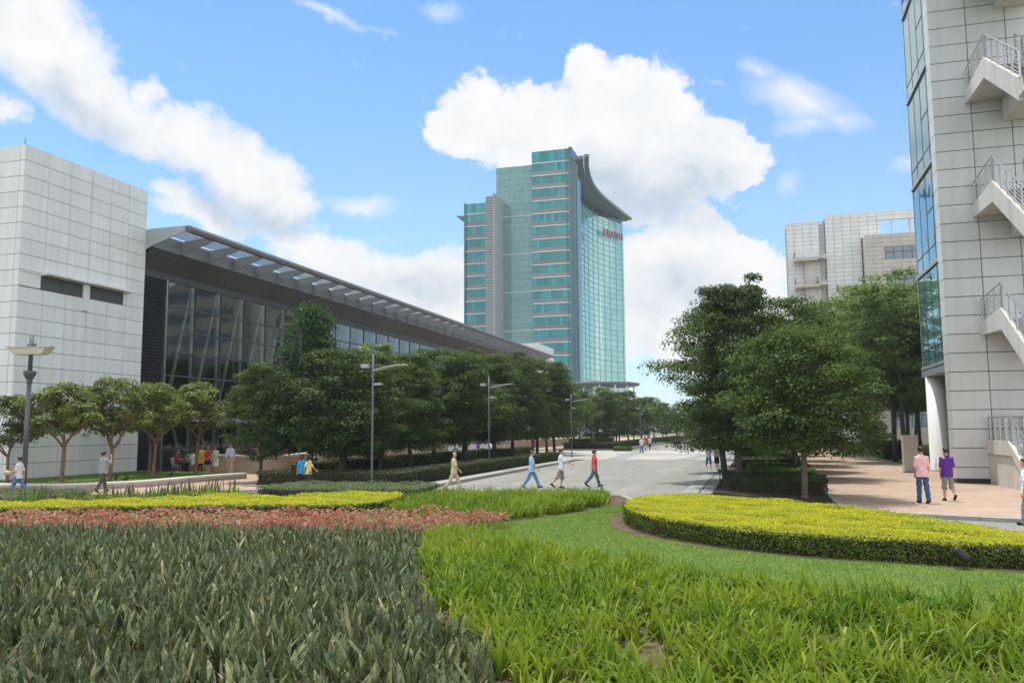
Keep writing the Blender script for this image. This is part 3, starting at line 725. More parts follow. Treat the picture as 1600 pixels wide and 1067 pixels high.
def flight(zl, ground=False):
    c = MB(); rl = MB(); tr_ = MB()
    ft = zl+.30                       # landing floor
    # landing slab with downstand/upstand edge
    c.box(XA+.18, YL, zl+.08, XC, YW, zl+.30)
    c.extrude([(YW, zl), (YW, zl+.55), (YL, zl+.80), (YL, zl-.10)], 'x', XA, XA+.18)
    dz = 2.72; L = YL-YO
    # outer flight down toward the street
    zo = zl-dz
    c.extrude([(YL-.002, zl-.12), (YL-.002, zl+.80), (YO, zo+.80), (YO, zo-.12)], 'x', XA, XA+.18)
    c.extrude([(YL-.002, zl+.10), (YL-.002, zl+.20), (YO, zo+.20), (YO, zo+.02)], 'x', XA+.18, XM)
    c.extrude([(YL-.002, zl-.02), (YL-.002, zl+.65), (YO, zo+.65), (YO, zo-.02)], 'x', XM-.14, XM+.0)
    ns = 15
    for i in range(ns):
        y = YL-L*(i+1)/ns; z_ = ft-dz*(i+1)/ns; tr_.box(XA+.185, y, z_, XM-.145, y+L/ns+.02, z_+dz/ns)
    if not ground:
        # street-side landing
        c.box(XA, YB, zo+.05, XC, YO-.003, zo+.30)
        c.box(XA, YB, zo-.05, XA+.18, YO-.003, zo+.80) if False else None
        # inner flight from the street landing down to the wall below is the upward flight of the landing under it
    # inner flight rising toward the street
    zu = zl+dz
    c.extrude([(YL, zl-1.0), (YL, zl+.55), (YO, zu+.62), (YO, zu-.25)], 'x', XM2, XM2+.14)
    c.extrude([(YL, zl-1.0), (YL, zl+.55), (YO, zu+.62), (YO, zu-.25)], 'x', XC-.14, XC)
    c.extrude([(YL, zl-.9), (YL, zl+.1), (YO, zu+.2), (YO, zu-.2)], 'x', XM2+.14, XC-.14)
    c.box(XM2, YL+.002, zl-1.0, XC, YW, zl+.075)
    railing(rl, (XA+.09, YW-.1, zl+.55), (XA+.09, YL+.05, zl+.80), 1.05, 3)
    railing(rl, (XA+.09, YL-.15, zl+.72), (XA+.09, YO, zo+.82), 1.02, 5)
    railing(rl, (XM-.07, YL-.15, zl+.55), (XM-.07, YO, zo+.65), 1.02, 5)
    railing(rl, (XC-.07, YL-.15, zl+.60), (XC-.07, YO, zu+.65), 1.0, 5)
    sp(c, 'flight', M['concrete']); sp(tr_, 'treads', M['slab']); sp(rl, 'railing', M['steel'])
for zl in (28.65, 23.2, 17.72, 12.25, 6.78): flight(zl)
# lowest flight on solid walls
c = MB(); rl = MB(); tr_ = MB()
c.extrude([(YW, .1), (YW, 1.95), (YL, 1.98), (YL-3.1, .35), (YL-3.1, .1)], 'x', XA+.02, XA+.22)
c.extrude([(YW, 1.45), (YW, 2.04), (YL-.02, 2.04), (YL-3.2, .42), (YL-3.2, .1), (YL-2.6, .1), (YL-.42, 1.45)], 'x', XA-.06, XA+.019)
c.box(XA+.22, YL, .1, XC, YW, 1.85)
c.extrude([(YL, .1), (YL, 1.9), (YL-3.1, .35), (YL-3.1, .1)], 'x', XM-.14, XM)
for i in range(10): tr_.box(XA+.23, YL-.3*(i+1), .1, XM-.15, YL-.3*i-.002, 1.85-.17*(i+1))
railing(rl, (XA+.1, YW-.1, 1.98), (XA+.1, YL, 1.98), 1.05, 4); railing(rl, (XA+.1, YL-.1, 1.95), (XA+.1, YL-3.1, .45), 1.02, 4)
railing(rl, (XM-.07, YL-.1, 1.95), (XM-.07, YL-3.1, .45), 1.02, 4)
railing(rl, (XA+.1, YW-.12, 1.98), (XC, YW-.12, 1.98), 1.05, 4)
sp(c, 'flight', M['concrete']); sp(tr_, 'treads', M['slab']); sp(rl, 'railing', M['steel'])

# ------------------------------------------------------------------ beige and white block behind the grove
bb = empty('panelled_block', (16, 134, 0), label='white and beige panelled block with small balconies behind the right trees', cat='building')
def bp(mb, nm, m, par=None):
    o = mb.build(nm, m, par or bb)
    if par is None: o.matrix_parent_inverse = Matrix.Translation(-Vector(bb.location))
    return o
yb = 130.
def vs_(a, b, st=.60): return frange(a, b, st)
w = MB(); panels(w, (5.45, yb, 0), (1, 0, 0), (0, 0, 1), frange(0, 4.75, 1.18), vs_(.2, 33.35, .62), .035)
bp(w, 'wall', M['white_panel']); w = MB()
panels(w, (11.05, yb+.3, 0), (1, 0, 0), (0, 0, 1), frange(0, 40, 1.2), vs_(.2, 34.3, .62), .035, holes=[(7.7, 30.8, 39, 33.1), (5.0, 0, 41, 30.5)])
bp(w, 'wall', M['white_panel'])
w = MB(); panels(w, (10.22, yb+.9, 0), (1, 0, 0), (0, 0, 1), [0, .82], vs_(.2, 33.3, .62), .03); bp(w, 'recess_wall', M['white_panel'])
bp(MB().box(5.5, yb+.05, 0, 10.2, 134, 33.3).box(10.2, yb+.95, 0, 11.0, 134, 33.25).box(11.1, yb+.35, 0, 18.6, 134.2, 34.2).box(18.6, yb+.36, 0, 50, 165, 30.7), 'core', M['joint'])
bp(MB().box(18.6, yb+.35, 33.1, 50, yb+.7, 34.2), 'roof_beam', M['white_panel'])
fx = MB()
for x in (20.25, 22.6, 26, 30, 34, 38): fx.box(x, yb+.36, 30.7, x+(.1 if x < 21 else .3), yb+.6, 33.1)
bp(fx, 'roof_posts', M['beige_panel'])
b2 = MB()
holes = []
for k in range(7):
    zt = 28.62-4.03*k
    holes += [(18.9-16.15, zt-1.85, 50-16.15, zt)]
panels(b2, (16.15, yb-1.6, 0), (1, 0, 0), (0, 0, 1), frange(0, 33.6, 1.2), vs_(.2, 30.6, .62), .035, holes=holes)
bp(b2, 'front_wall', M['beige_panel'])
bp(MB().box(16.2, yb-1.55, 0, 49.7, yb+.25, 30.55), 'front_core', M['beige_panel'])
for k in range(7):
    zt = 28.62-4.03*k
    g = MB(); f = MB()
    x = 18.9
    while x < 48.5:
        for (q0_, q1_) in ((zt-1.82, zt-.75), (zt-.70, zt-.03)): g.box(x+.04, yb-1.60, q0_, x+1.16, yb-1.58, q1_)
        f.box(x-.04, yb-1.64, zt-1.84, x+.04, yb-1.57, zt-.01); x += 1.2
    f.box(18.9, yb-1.65, zt-.76, 49, yb-1.57, zt-.69)
    fo = bp(f, 'window', M['dark_metal']); bp(g, 'pane', M['blue_window'], fo)
for k in range(6):
    zb = 27.27-4.0*k
    s_ = MB(); s_.box(6.4, yb-2.2, zb-.02, 9.75, yb-.005, zb+.38); s_.box(9.75, yb-1.5, zb+.3, 10.9, yb-.005, zb+.9) if k < 2 else None
    o = bp(s_, 'balcony', M['old_concrete'])
    r_ = MB(); railing(r_, (6.45, yb-2.15, zb+.38), (9.7, yb-2.15, zb+.38), 1., 3, 3); railing(r_, (6.45, yb-2.15, zb+.38), (6.45, yb-.1, zb+.38), 1., 2, 3); railing(r_, (9.7, yb-2.15, zb+.38), (9.7, yb-.1, zb+.38), 1., 2, 3)
    bp(r_, 'railing', M['steel'], o)
    bp(MB().box(7.9, yb-1.2, zb-3.62, 9.4, yb-.006, zb-.03), 'balcony_pier', M['old_concrete'])
sh_ = MB()   # pale cloths over the top balcony rail
for (x0, x1, dz) in ((6.7, 8.0, .1), (8.1, 9.75, -.05)):
    n = 8
    pts = [(x0+(x1-x0)*i/n, yb-2.22-.05*math.sin(i*1.9), 28.55+dz+.05*math.sin(i*2.3)) for i in range(n+1)]
    for i in range(n):
        a, b = pts[i], pts[i+1]; sh_.obox((a[0], a[1], a[2]-.85), (b[0]-a[0], b[1]-a[1], b[2]-a[2]), (0, 0, .85), (0, -.02, 0))
tag(sh_.build('hanging_cloth', M['white_paint']), 'pale cloths hung over the topmost balcony rail of the white block', 'cloth')
bp(MB().box(5.44, yb-.02, 33.36, 11.0, yb+.3, 33.5).box(11.0, yb+.25, 34.3, 50, yb+.6, 34.42), 'parapet_cap', M['white_panel'])

# low pale building beyond the grove
lb = empty('low_building', (30, 172, 0), label='low pale building glimpsed between the trunks of the right grove', cat='building')
lo = MB().box(8, 170, 0, 75, 180, 4.6).build('wall', M['white_paint'], lb); lo.matrix_parent_inverse = Matrix.Translation((-30, -172, 0))
lo = MB().box(7.5, 169.4, 4.6, 75.5, 180.5, 5.0).build('roof', M['concrete'], lb); lo.matrix_parent_inverse = Matrix.Translation((-30, -172, 0))
wn = MB()
for i in range(16): wn.box(9.5+i*4, 169.93, 1.2, 12.3+i*4, 169.99, 3.2)
lo = wn.build('windows', M['blue_window'], lb); lo.matrix_parent_inverse = Matrix.Translation((-30, -172, 0))

# ------------------------------------------------------------------ green glass tower
tw = empty('office_tower', (-70, 270, 0), label='tall green glass office tower with sweeping curved roof eave in the centre', cat='tower')
def tp(mb, nm, m, par=None):
    o = mb.build(nm, m, par or tw)
    if par is None: o.matrix_parent_inverse = Matrix.Translation(-Vector(tw.location))
    return o
YT = 262.; PT = 4.336
def band_block(x0, x1, y, ztop, zline, n, win_h, npan, dark_right=False):
    """storeys of ribbon windows over spandrels; zline = highest white line"""
    wall = MB(); wall.box(x0, y+.35, 0, x1, y+14, ztop-.02); tp(wall, 'wall', M['tower_grey'])
    def strip(za, zb_):
        g = MB(); dx = (x1-x0)/npan
        for i in range(npan):
            e = random.uniform(-.02, .02)
            g.add([(x0+i*dx+.05, y, za), (x0+(i+1)*dx-.05, y+e, za), (x0+(i+1)*dx-.05, y+e, zb_), (x0+i*dx+.05, y, zb_)], [(0, 1, 2, 3)], random.random()**1.5)
        o = tp(g, 'window', M['teal_window']); 
        f = MB()
        for i in range(npan+1): f.box(x0+i*dx-.05, y-.05, za, x0+i*dx+.05, y+.3, zb_)
        tp(f, 'frame', M['teal_dark'], o)
    ln = MB()
    for k in range(n):
        zl = zline-PT*k
        ln.box(x0, y-.30, zl-.12, x1, y+.3, zl+.22)
        strip(zl-PT*win_h, zl-.12)
        tp(MB().box(x0, y-.02, zl-PT+.22, x1, y+.3, zl-PT*win_h-.02), 'spandrel', M['spandrel'])
    strip(zline+.22, ztop); 
    tp(ln, 'floor_lines', M['white_line'])
band_block(-69.35, -56.7, YT, 95.7, 91.5, 18, .64, 10)
band_block(-93.4, -82.6, YT+1.5, 80.1, 76.3, 14, .64, 6)
cd = MB(); cd.box(-56.7, YT-.25, 16, -55.65, YT+13, 96.1); tp(cd, 'corner_glass', M['teal_dark'])
cd = MB(); cd.box(-94., YT+.9, 10, -93.4, YT+12, 80.3); cd.box(-57.5, YT-.32, 16, -57.3, YT-.06, 95.9); tp(cd, 'corner_trim', M['teal_dark'])
# plain curtain wall between
pc = MB(); px0, px1 = -82.3, -69.4
nz = int(88/(PT/2)); xs = np.linspace(px0, px1, 9)
for i in range(len(xs)-1):
    zt_ = 91.6
    for k in range(nz):
        a = 91.6-(k+1)*PT/2
        if a < 0: break
        pc.add([(xs[i]+.04, YT+.8, a+.05), (xs[i+1]-.04, YT+.8+random.uniform(-.015, .015), a+.05), (xs[i+1]-.04, YT+.8, a+PT/2-.05), (xs[i]+.04, YT+.8, a+PT/2-.05)], [(0, 1, 2, 3)], .5+.3*math.sin(k*1.7)*(k % 4 == 1)+random.uniform(-.2, .2))
tp(pc, 'curtain_wall', M['pale_curtain'])
tp(MB().box(px0, YT+.9, 0, px1, YT+14, 91.5), 'curtain_backing', M['tower_grey'])
ln = MB()
for k in (4, 7, 10, 13, 16): ln.box(px0, YT+.6, 91.5-PT*k-.1, px1, YT+.85, 91.5-PT*k+.14)
tp(ln, 'floor_lines', M['white_line'])
lv = MB(); z = 8.
while z < 79.0: lv.box(-83.0, 252.9, z, -80.3, 253.3, z+.42); z += .86
tp(lv, 'stair_louvres', M['tower_louvre'])
tp(MB().box(-82.9, 253.3, 6, -80.3, 262.6, 79.2), 'stair_shaft', M['tower_grey'])
tp(MB().box(-80.3, 252.7, 6, -79.84, 262.7, 79.9), 'stair_fin', M['tower_louvre'])
tp(MB().extrude([(-93.9, 73.9), (-93.9, 76.2), (-97.2, 76.4), (-97.2, 76.1)], 'y', YT+2, YT+12), 'eave_end', M['eave_soffit'])
# curved wing
FC = smoothpath([(-54.0, 262.2), (-56.6, 272), (-59.0, 283), (-60.7, 295), (-61.0, 308), (-59.2, 322), (-55.6, 334), (-51.2, 343.5)], 5)
EC = smoothpath([(-50.5, 261.5), (-52.6, 272), (-54.2, 284), (-54.9, 295), (-54.5, 308), (-53.0, 321), (-51.0, 335), (-48.8, 349)], 5)
cg = MB(); cln = MB(); ns = len(FC)
floors = [17+i*PT for i in range(17)]
for k in range(17):
    z0_, z1_ = floors[k], floors[k]+PT
    if z1_ > 89: z1_ = 89
    for i in range(ns-1):
        a, b = FC[i], FC[i+1]
        for (q0_, q1_) in ((z0_+.12, (z0_+z1_)/2-.05), ((z0_+z1_)/2+.05, z1_-.12)):
            cg.add([(a[0], a[1], q0_), (b[0], b[1], q0_), (b[0], b[1], q1_), (a[0], a[1], q1_)], [(0, 1, 2, 3)])
    for i in range(ns-1):
        a, b = FC[i], FC[i+1]
        for zz, hh in ((z0_, .12), ((z0_+z1_)/2, .05)):
            cln.obox((a[0]+.05, a[1], zz-hh), (b[0]-a[0], b[1]-a[1], 0), (.12, .02, 0), (0, 0, 2*hh))
for i in range(0, ns, 2):
    a = FC[i]; cln.box(a[0]-.05, a[1]-.08, 17, a[0]+.14, a[1]+.08, 90)
tp(cg, 'curved_glazing', M['curved_glass']); tp(cln, 'glazing_bars', M['bar_metal'])
tp(MB().prism([(p[0]-.35, p[1]) for p in FC]+[(-75, 343), (-75, 276.5), (-55.8, 276.5), (-55.8, 262.2)], 16, 91.4), 'curved_core', M['teal_dark'])
tp(MB().prism([(p[0]-1.0, p[1]) for p in EC]+[(-68, 349), (-68, 277), (-56, 277), (-56, 262)], 91.5, 92.6), 'roof_plate', M['eave_soffit'])
lip = ribbon(EC, 91.9, 92.9, 1.6); tp(lip, 'eave_lip', M['eave_soffit'])
tp(MB().box(-55.6, YT+.4, 16, -54.6, YT+1.4, 91.4), 'corner_column', M['tower_louvre'])
# round entrance roof and lobby
tp(MB().lathe([(12.6, 15.9), (13.3, 16.3), (13.2, 16.7), (12, 16.9)], (-47.5, 258, 0), 48), 'entrance_roof', M['eave_soffit'])
ps = MB()
for k in range(9):
    a = -2.6+k*.42; ps.tube([(-47.5+11.6*math.cos(a), 258+11.6*math.sin(a), 0), (-47.5+11.6*math.cos(a), 258+11.6*math.sin(a), 15.9)], .28, 8)
tp(ps, 'entrance_columns', M['white_paint'])
lw = MB()
for k in range(20):
    a = -2.9+k*.2; b = a+.185
    lw.add([(-51.6+9*math.cos(a), 258+9*math.sin(a), 0), (-51.6+9*math.cos(b), 258+9*math.sin(b), 0), (-51.6+9*math.cos(b), 258+9*math.sin(b), 15.8), (-51.6+9*math.cos(a), 258+9*math.sin(a), 15.8)], [(0, 1, 2, 3)])
tp(lw, 'lobby_glazing', M['lobby_glass'])
tp(MB().lathe([(8.7, 0), (8.7, 15.8)], (-51.6, 258, 0), 32), 'lobby_core', M['tower_grey'])
# red lettering near the top of the curved wall
cu = bpy.data.curves.new('lettering', 'FONT'); cu.body = 'HUAWEI'; cu.size = 3.7; cu.extrude = .15; cu.align_x = 'CENTER'; cu.space_character = 1.1
tmp = bpy.data.objects.new('tmp', cu); COL.objects.link(tmp)
bpy.context.view_layer.update()
me = bpy.data.meshes.new_from_object(tmp.evaluated_get(bpy.context.evaluated_depsgraph_get()))
bpy.data.objects.remove(tmp)
a, b = np.array(FC[-10]), np.array(FC[-1]); dd = (b-a)/np.linalg.norm(b-a)
lt = link('lettering', me, M['sign_red'], tw)
mid = (a+b)/2+np.array([dd[1], -dd[0]])*1.2
wm = Matrix(((dd[0], 0, dd[1], mid[0]), (dd[1], 0, -dd[0], mid[1]), (0, 1, 0, 81.4), (0, 0, 0, 1)))
lt.matrix_parent_inverse = Matrix.Translation(-Vector(tw.location)); lt.matrix_basis = wm

# thin air that pales the tower and the far trees
hz = MB().box(-160, -12, -1.2, 140, 420, 112).build('haze', None); tag(hz, kind='stuff')
hm, ht, hout = newmat('haze')
pv_ = ht.n('ShaderNodeVolumePrincipled'); pv_.inputs['Density'].default_value = .00026; pv_.inputs['Color'].default_value = (.86, .93, 1., 1); pv_.inputs['Anisotropy'].default_value = .2
ht.l(pv_.outputs[0], hout.inputs['Volume']); hz.data.materials.append(hm)
SC.cycles.volume_bounces = 0
# ------------------------------------------------------------------ vegetation helpers
def inpoly(px, py, poly):
    n = len(poly); r = np.zeros(len(px), bool); j = n-1
    for i in range(n):
        xi, yi = poly[i]; xj, yj = poly[j]
        c = ((yi > py) != (yj > py)) & (px < (xj-xi)*(py-yi)/(yj-yi+1e-12)+xi); r ^= c; j = i
    return r
def scatter(poly, dens):
    a = np.array(poly); lo = a.min(0); hi = a.max(0)
    n = int((hi-lo).prod()*dens); p = rng.uniform(lo, hi, (n, 2))
    return p[inpoly(p[:, 0], p[:, 1], poly)]
def visible(p, margin=1.12):
    """keep points inside a generous sector around the photographed side"""
    u = p[:, 0]*FW[1]-p[:, 1]*FW[0]; d = p[:, 0]*FW[0]+p[:, 1]*FW[1]
    return (d > 4.5) & (np.abs(u) < d*.62*margin+1.5)
def nrm(v): return v/(np.linalg.norm(v, axis=1, keepdims=True)+1e-9)
def leafmesh(name, P, N, size, aspect=.5, tone=None, curl=.18):
    n = len(P); N = nrm(N)
    r = rng.normal(size=(n, 3)); T = nrm(r-(r*N).sum(1, keepdims=True)*N); B = np.cross(N, T)
    size = np.asarray(size).reshape(-1, 1)*np.ones((n, 1))
    L = T*size*.5; Wd = B*size*.5*aspect
    up = N*size*curl
    V = np.stack([P-L, P+Wd*1.0-L*.1+up*.4, P+L-up*.6, P-Wd*1.0-L*.1+up*.4], 1).reshape(-1, 3)
    F = np.arange(n*4).reshape(n, 4)
    if tone is None: tone = rng.random(n)
    return npmesh(name, V, F, tone)
def blades(name, P, h, w, lean, nseg=4, tone=None, droop=1., wide=.35, uv=False):
    """strap leaves: P roots (n,3), h length, w width, lean start angle from vertical; they bend outward by droop rad"""
    n = len(P); a = rng.uniform(0, 2*PI, n); D = np.stack([np.cos(a), np.sin(a), np.zeros(n)], 1)
    S = np.stack([-np.sin(a), np.cos(a), np.zeros(n)], 1)
    tw = rng.uniform(-.6, .6, n)
    S = nrm(S*np.cos(tw)[:, None]+D*np.sin(tw)[:, None])
    h = h*np.ones(n); w = w*np.ones(n); lean = lean*np.ones(n); droop = droop*np.ones(n)
    C = P.copy(); vs = []
    prof = [wide]+[1.]*(nseg-2)+[.62, .04] if nseg > 2 else [1., .6, .05]
    if nseg == 7: prof = [.75, .95, 1.05, 1.05, 1., .90, .64, .10]
    for s in range(nseg+1):
        t = s/nseg; wd = w*(prof[s] if s < len(prof) else .05)*.5
        vs += [C-S*wd[:, None], C+S*wd[:, None]]
        ang = lean+droop*t**1.3
        C = C+(D*np.sin(ang)[:, None]+np.array([0, 0, 1.])*np.cos(ang)[:, None])*(h/nseg)[:, None]
    k = 2*(nseg+1); V = np.stack(vs, 1).reshape(-1, 3)
    b = (np.arange(n)*k)[:, None]
    F = np.concatenate([np.concatenate([b+2*s, b+2*s+1, b+2*s+3, b+2*s+2], 1) for s in range(nseg)], 1).reshape(-1, 4)
    tone = rng.random(n) if tone is None else tone
    tn = np.repeat(tone, nseg)
    u = None
    if uv:
        q = np.array([[(0, s/nseg), (1, s/nseg), (1, (s+1)/nseg), (0, (s+1)/nseg)] for s in range(nseg)]).reshape(1, -1, 2)
        u = np.repeat(q, n, 0)
        u[:, :, 1] *= h[:, None]
    return npmesh(name, V, F, tn, u, True)

# ------------------------------------------------------------------ foreground beds
SNAKE = [(-9.5, 4.5), (-1.7, 5.6), (-2.75, 8.5), (-3.15, 9.1), (-3.85, 10.1), (-4.75, 11.4), (-6.1, 14.3), (-7.5, 18.0), (-8.0, 18.3), (-9, 17.9), (-10.4, 17.8), (-14.2, 17.7), (-17.6, 16.6), (-20, 15.4), (-24, 13.0), (-16, 8)]
def edge_jitter(p, a): return p+rng.normal(0, a, p.shape)
p = scatter(SNAKE, 36); p = p[visible(p)]
q = np.repeat(p, 4, 0)+rng.normal(0, .045, (len(p)*4, 2)); n = len(q)
patch = .5+.5*np.sin(q[:, 0]*.9+np.sin(q[:, 1]*.7)*1.3)*np.cos(q[:, 1]*.8)
tone = np.clip(rng.beta(.75, 1.5, n)*.86+.12*patch+(rng.random(n) < .04)*.35, 0, 1)
me = blades('snake_plants', np.column_stack([q, np.full(n, .0)]), rng.uniform(.22, .54, n)*(.9+.2*patch), rng.uniform(.040, .078, n), np.abs(rng.normal(.05, .36, n)), 7, tone, rng.uniform(-.2, .8, n), .7, True)
tag(link('snake_plants', me, M['snake']), 'dense bed of upright grey green banded snake plants in the left foreground', 'snake plants', kind='stuff')
def lilybed(name, poly, dens, label, hh=(.36, .60), per=13):
    p = scatter(poly, dens); p = p[visible(p)]
    hole = np.sin(p[:, 0]*1.9+1.3*np.sin(p[:, 1]*1.4))*np.sin(p[:, 1]*1.7+.8)
    d = p[:, 0]*FW[0]+p[:, 1]*FW[1]
    p = p[~((hole > .62) & (rng.random(len(p)) < .72) & (d < 18))]
    q = np.repeat(p, per, 0)+rng.normal(0, .06, (len(p)*per, 2)); n = len(q)
    ph = np.repeat(rng.uniform(.8, 1.15, len(p)), per)
    tone = np.clip(rng.beta(1.7, 2., n)*.85+(rng.random(n) < .05)*.4, 0, 1)
    me = blades(name, np.column_stack([q, np.full(n, .0)]), rng.uniform(*hh, n)*ph, rng.uniform(.018, .040, n), np.abs(rng.normal(.18, .24, n)), 6, tone, rng.uniform(.3, 2.3, n), .8)
    return tag(link(name, me, M['lily']), label, 'spider lilies', kind='stuff')
LILY = [(-7.5, 18.6), (-7.1, 19.6), (-6.3, 19.2), (-5.2, 17.9), (-3.5, 16.3), (-2.15, 15.4), (-.95, 14.5), (.35, 13.9), (1.95, 13.6), (3.6, 13.4), (6.8, 13.0), (7.5, 8), (4, 4.8), (-1.5, 5.6), (-2.6, 8.5), (-3.0, 9.1), (-3.7, 10.1), (-4.55, 11.4), (-5.9, 14.3), (-7.5, 18.2)]
lilybed('spider_lilies', LILY, 21, 'bright green bed of strap leaved lilies filling the right foreground')
LILY2 = [(-12.1, 27.6), (-11.9, 30.0), (-9, 31.0), (-5.7, 31.7), (-5.25, 30.3), (-5.05, 28.4), (-5.6, 26.1), (-6.6, 23.9), (-7.3, 22.7), (-9.7, 23.2), (-11.0, 23.8), (-11.6, 26)]
lilybed('spider_lilies', LILY2, 26, 'band of strap leaved lilies beyond the red plants beside the road', (.40, .60), 10)
# clumps of lilies and snake plants among the left shrubs
PATCH = [(-25.5, 23.4), (-23.3, 26.9), (-20.9, 30.2), (-19.5, 28.6), (-19.3, 26.4), (-21.2, 24.0), (-24, 22.4)]
lilybed('spider_lilies', PATCH, 7, 'straggling lily clumps between the left yellow hedge and the paved walk', (.4, .65), 9)
p = scatter(PATCH, 2.6); q = np.repeat(p, 4, 0)+rng.normal(0, .06, (len(p)*4, 2)); n = len(q)
tag(link('snake_plants', blades('snake_plants', np.column_stack([q, np.zeros(n)]), rng.uniform(.5, .85, n), rng.uniform(.04, .06, n), np.abs(rng.normal(.05, .15, n)), 5, rng.random(n)*.7, rng.uniform(0, .3, n), .7, True), M['snake']), 'scattered tall snake plants behind the left yellow hedge', 'snake plants', kind='stuff')
# red coleus strip
RED = [(-25, 18.2), (-21.7, 19.4), (-16.0, 21.0), (-10.5, 22.2), (-8.75, 22.5), (-6.9, 22.4), (-6.3, 21.5), (-6.9, 20.4), (-7.6, 19.3), (-8.6, 18.6), (-10.4, 18.4), (-14.2, 18.4), (-17.6, 17.3), (-19.5, 16.3), (-26, 13.8)]
p = scatter(RED, 190); n = len(p)
hz = .32+.12*np.sin(p[:, 0]*2.3+p[:, 1])*np.sin(p[:, 1]*2.9)+rng.uniform(-.14, .10, n)
pt = .5+.5*np.sin(p[:, 0]*1.1+2*np.sin(p[:, 1]*.9))
tone = np.clip(rng.random(n)*.62+.38*pt*rng.random(n), 0, 1)
me = leafmesh('coleus', np.column_stack([p, hz]), np.column_stack([rng.normal(0, .55, (n, 2)), np.ones(n)]), rng.uniform(.07, .15, n), .62, tone)
tag(link('red_foliage_plants', me, M['coleus']), 'strip of pink and red leaved bedding plants across the garden', 'bedding plants', kind='stuff')
# lawn blades
p = scatter(LAWN, 900); p = p[visible(p, 1.3)]; n = len(p)
me = blades('grass', np.column_stack([p, np.full(n, .02)]), rng.uniform(.035, .085, n), rng.uniform(.008, .014, n), np.abs(rng.normal(.3, .35, n)), 2, None, .8, .9)
tag(link('grass', me, M['grass']), 'short mown grass strip curving between the lilies and the yellow hedge', 'grass', kind='stuff')
PLLAWN = [(-26.9, 38.9), (-27.4, 35.6), (-27.4, 32.6), (-28.1, 31.0), (-29.3, 29.8), (-34, 29.3), (-37, 32), (-35.3, 32.2), (-35.2, 41), (-31, 40.6)]
p = scatter(PLLAWN, 260); n = len(p)
me = blades('grass', np.column_stack([p, np.full(n, .31)]), rng.uniform(.04, .10, n), rng.uniform(.012, .02, n), np.abs(rng.normal(.3, .35, n)), 2, None, .8, .9)
tag(link('grass', me, M['grass']), 'grass inside the low stone planter below the small trees', 'grass', kind='stuff')
GRV = [(9.4, 58), (26, 58), (34, 120), (9.4, 120)]
p = scatter(GRV, 28); n = len(p)
me = blades('grass', np.column_stack([p, np.full(n, .12)]), rng.uniform(.10, .22, n), rng.uniform(.03, .05, n), np.abs(rng.normal(.3, .35, n)), 2, None, .8, .9)
tag(link('grass', me, M['grass']), 'grass under the right grove of trees', 'grass', kind='stuff')

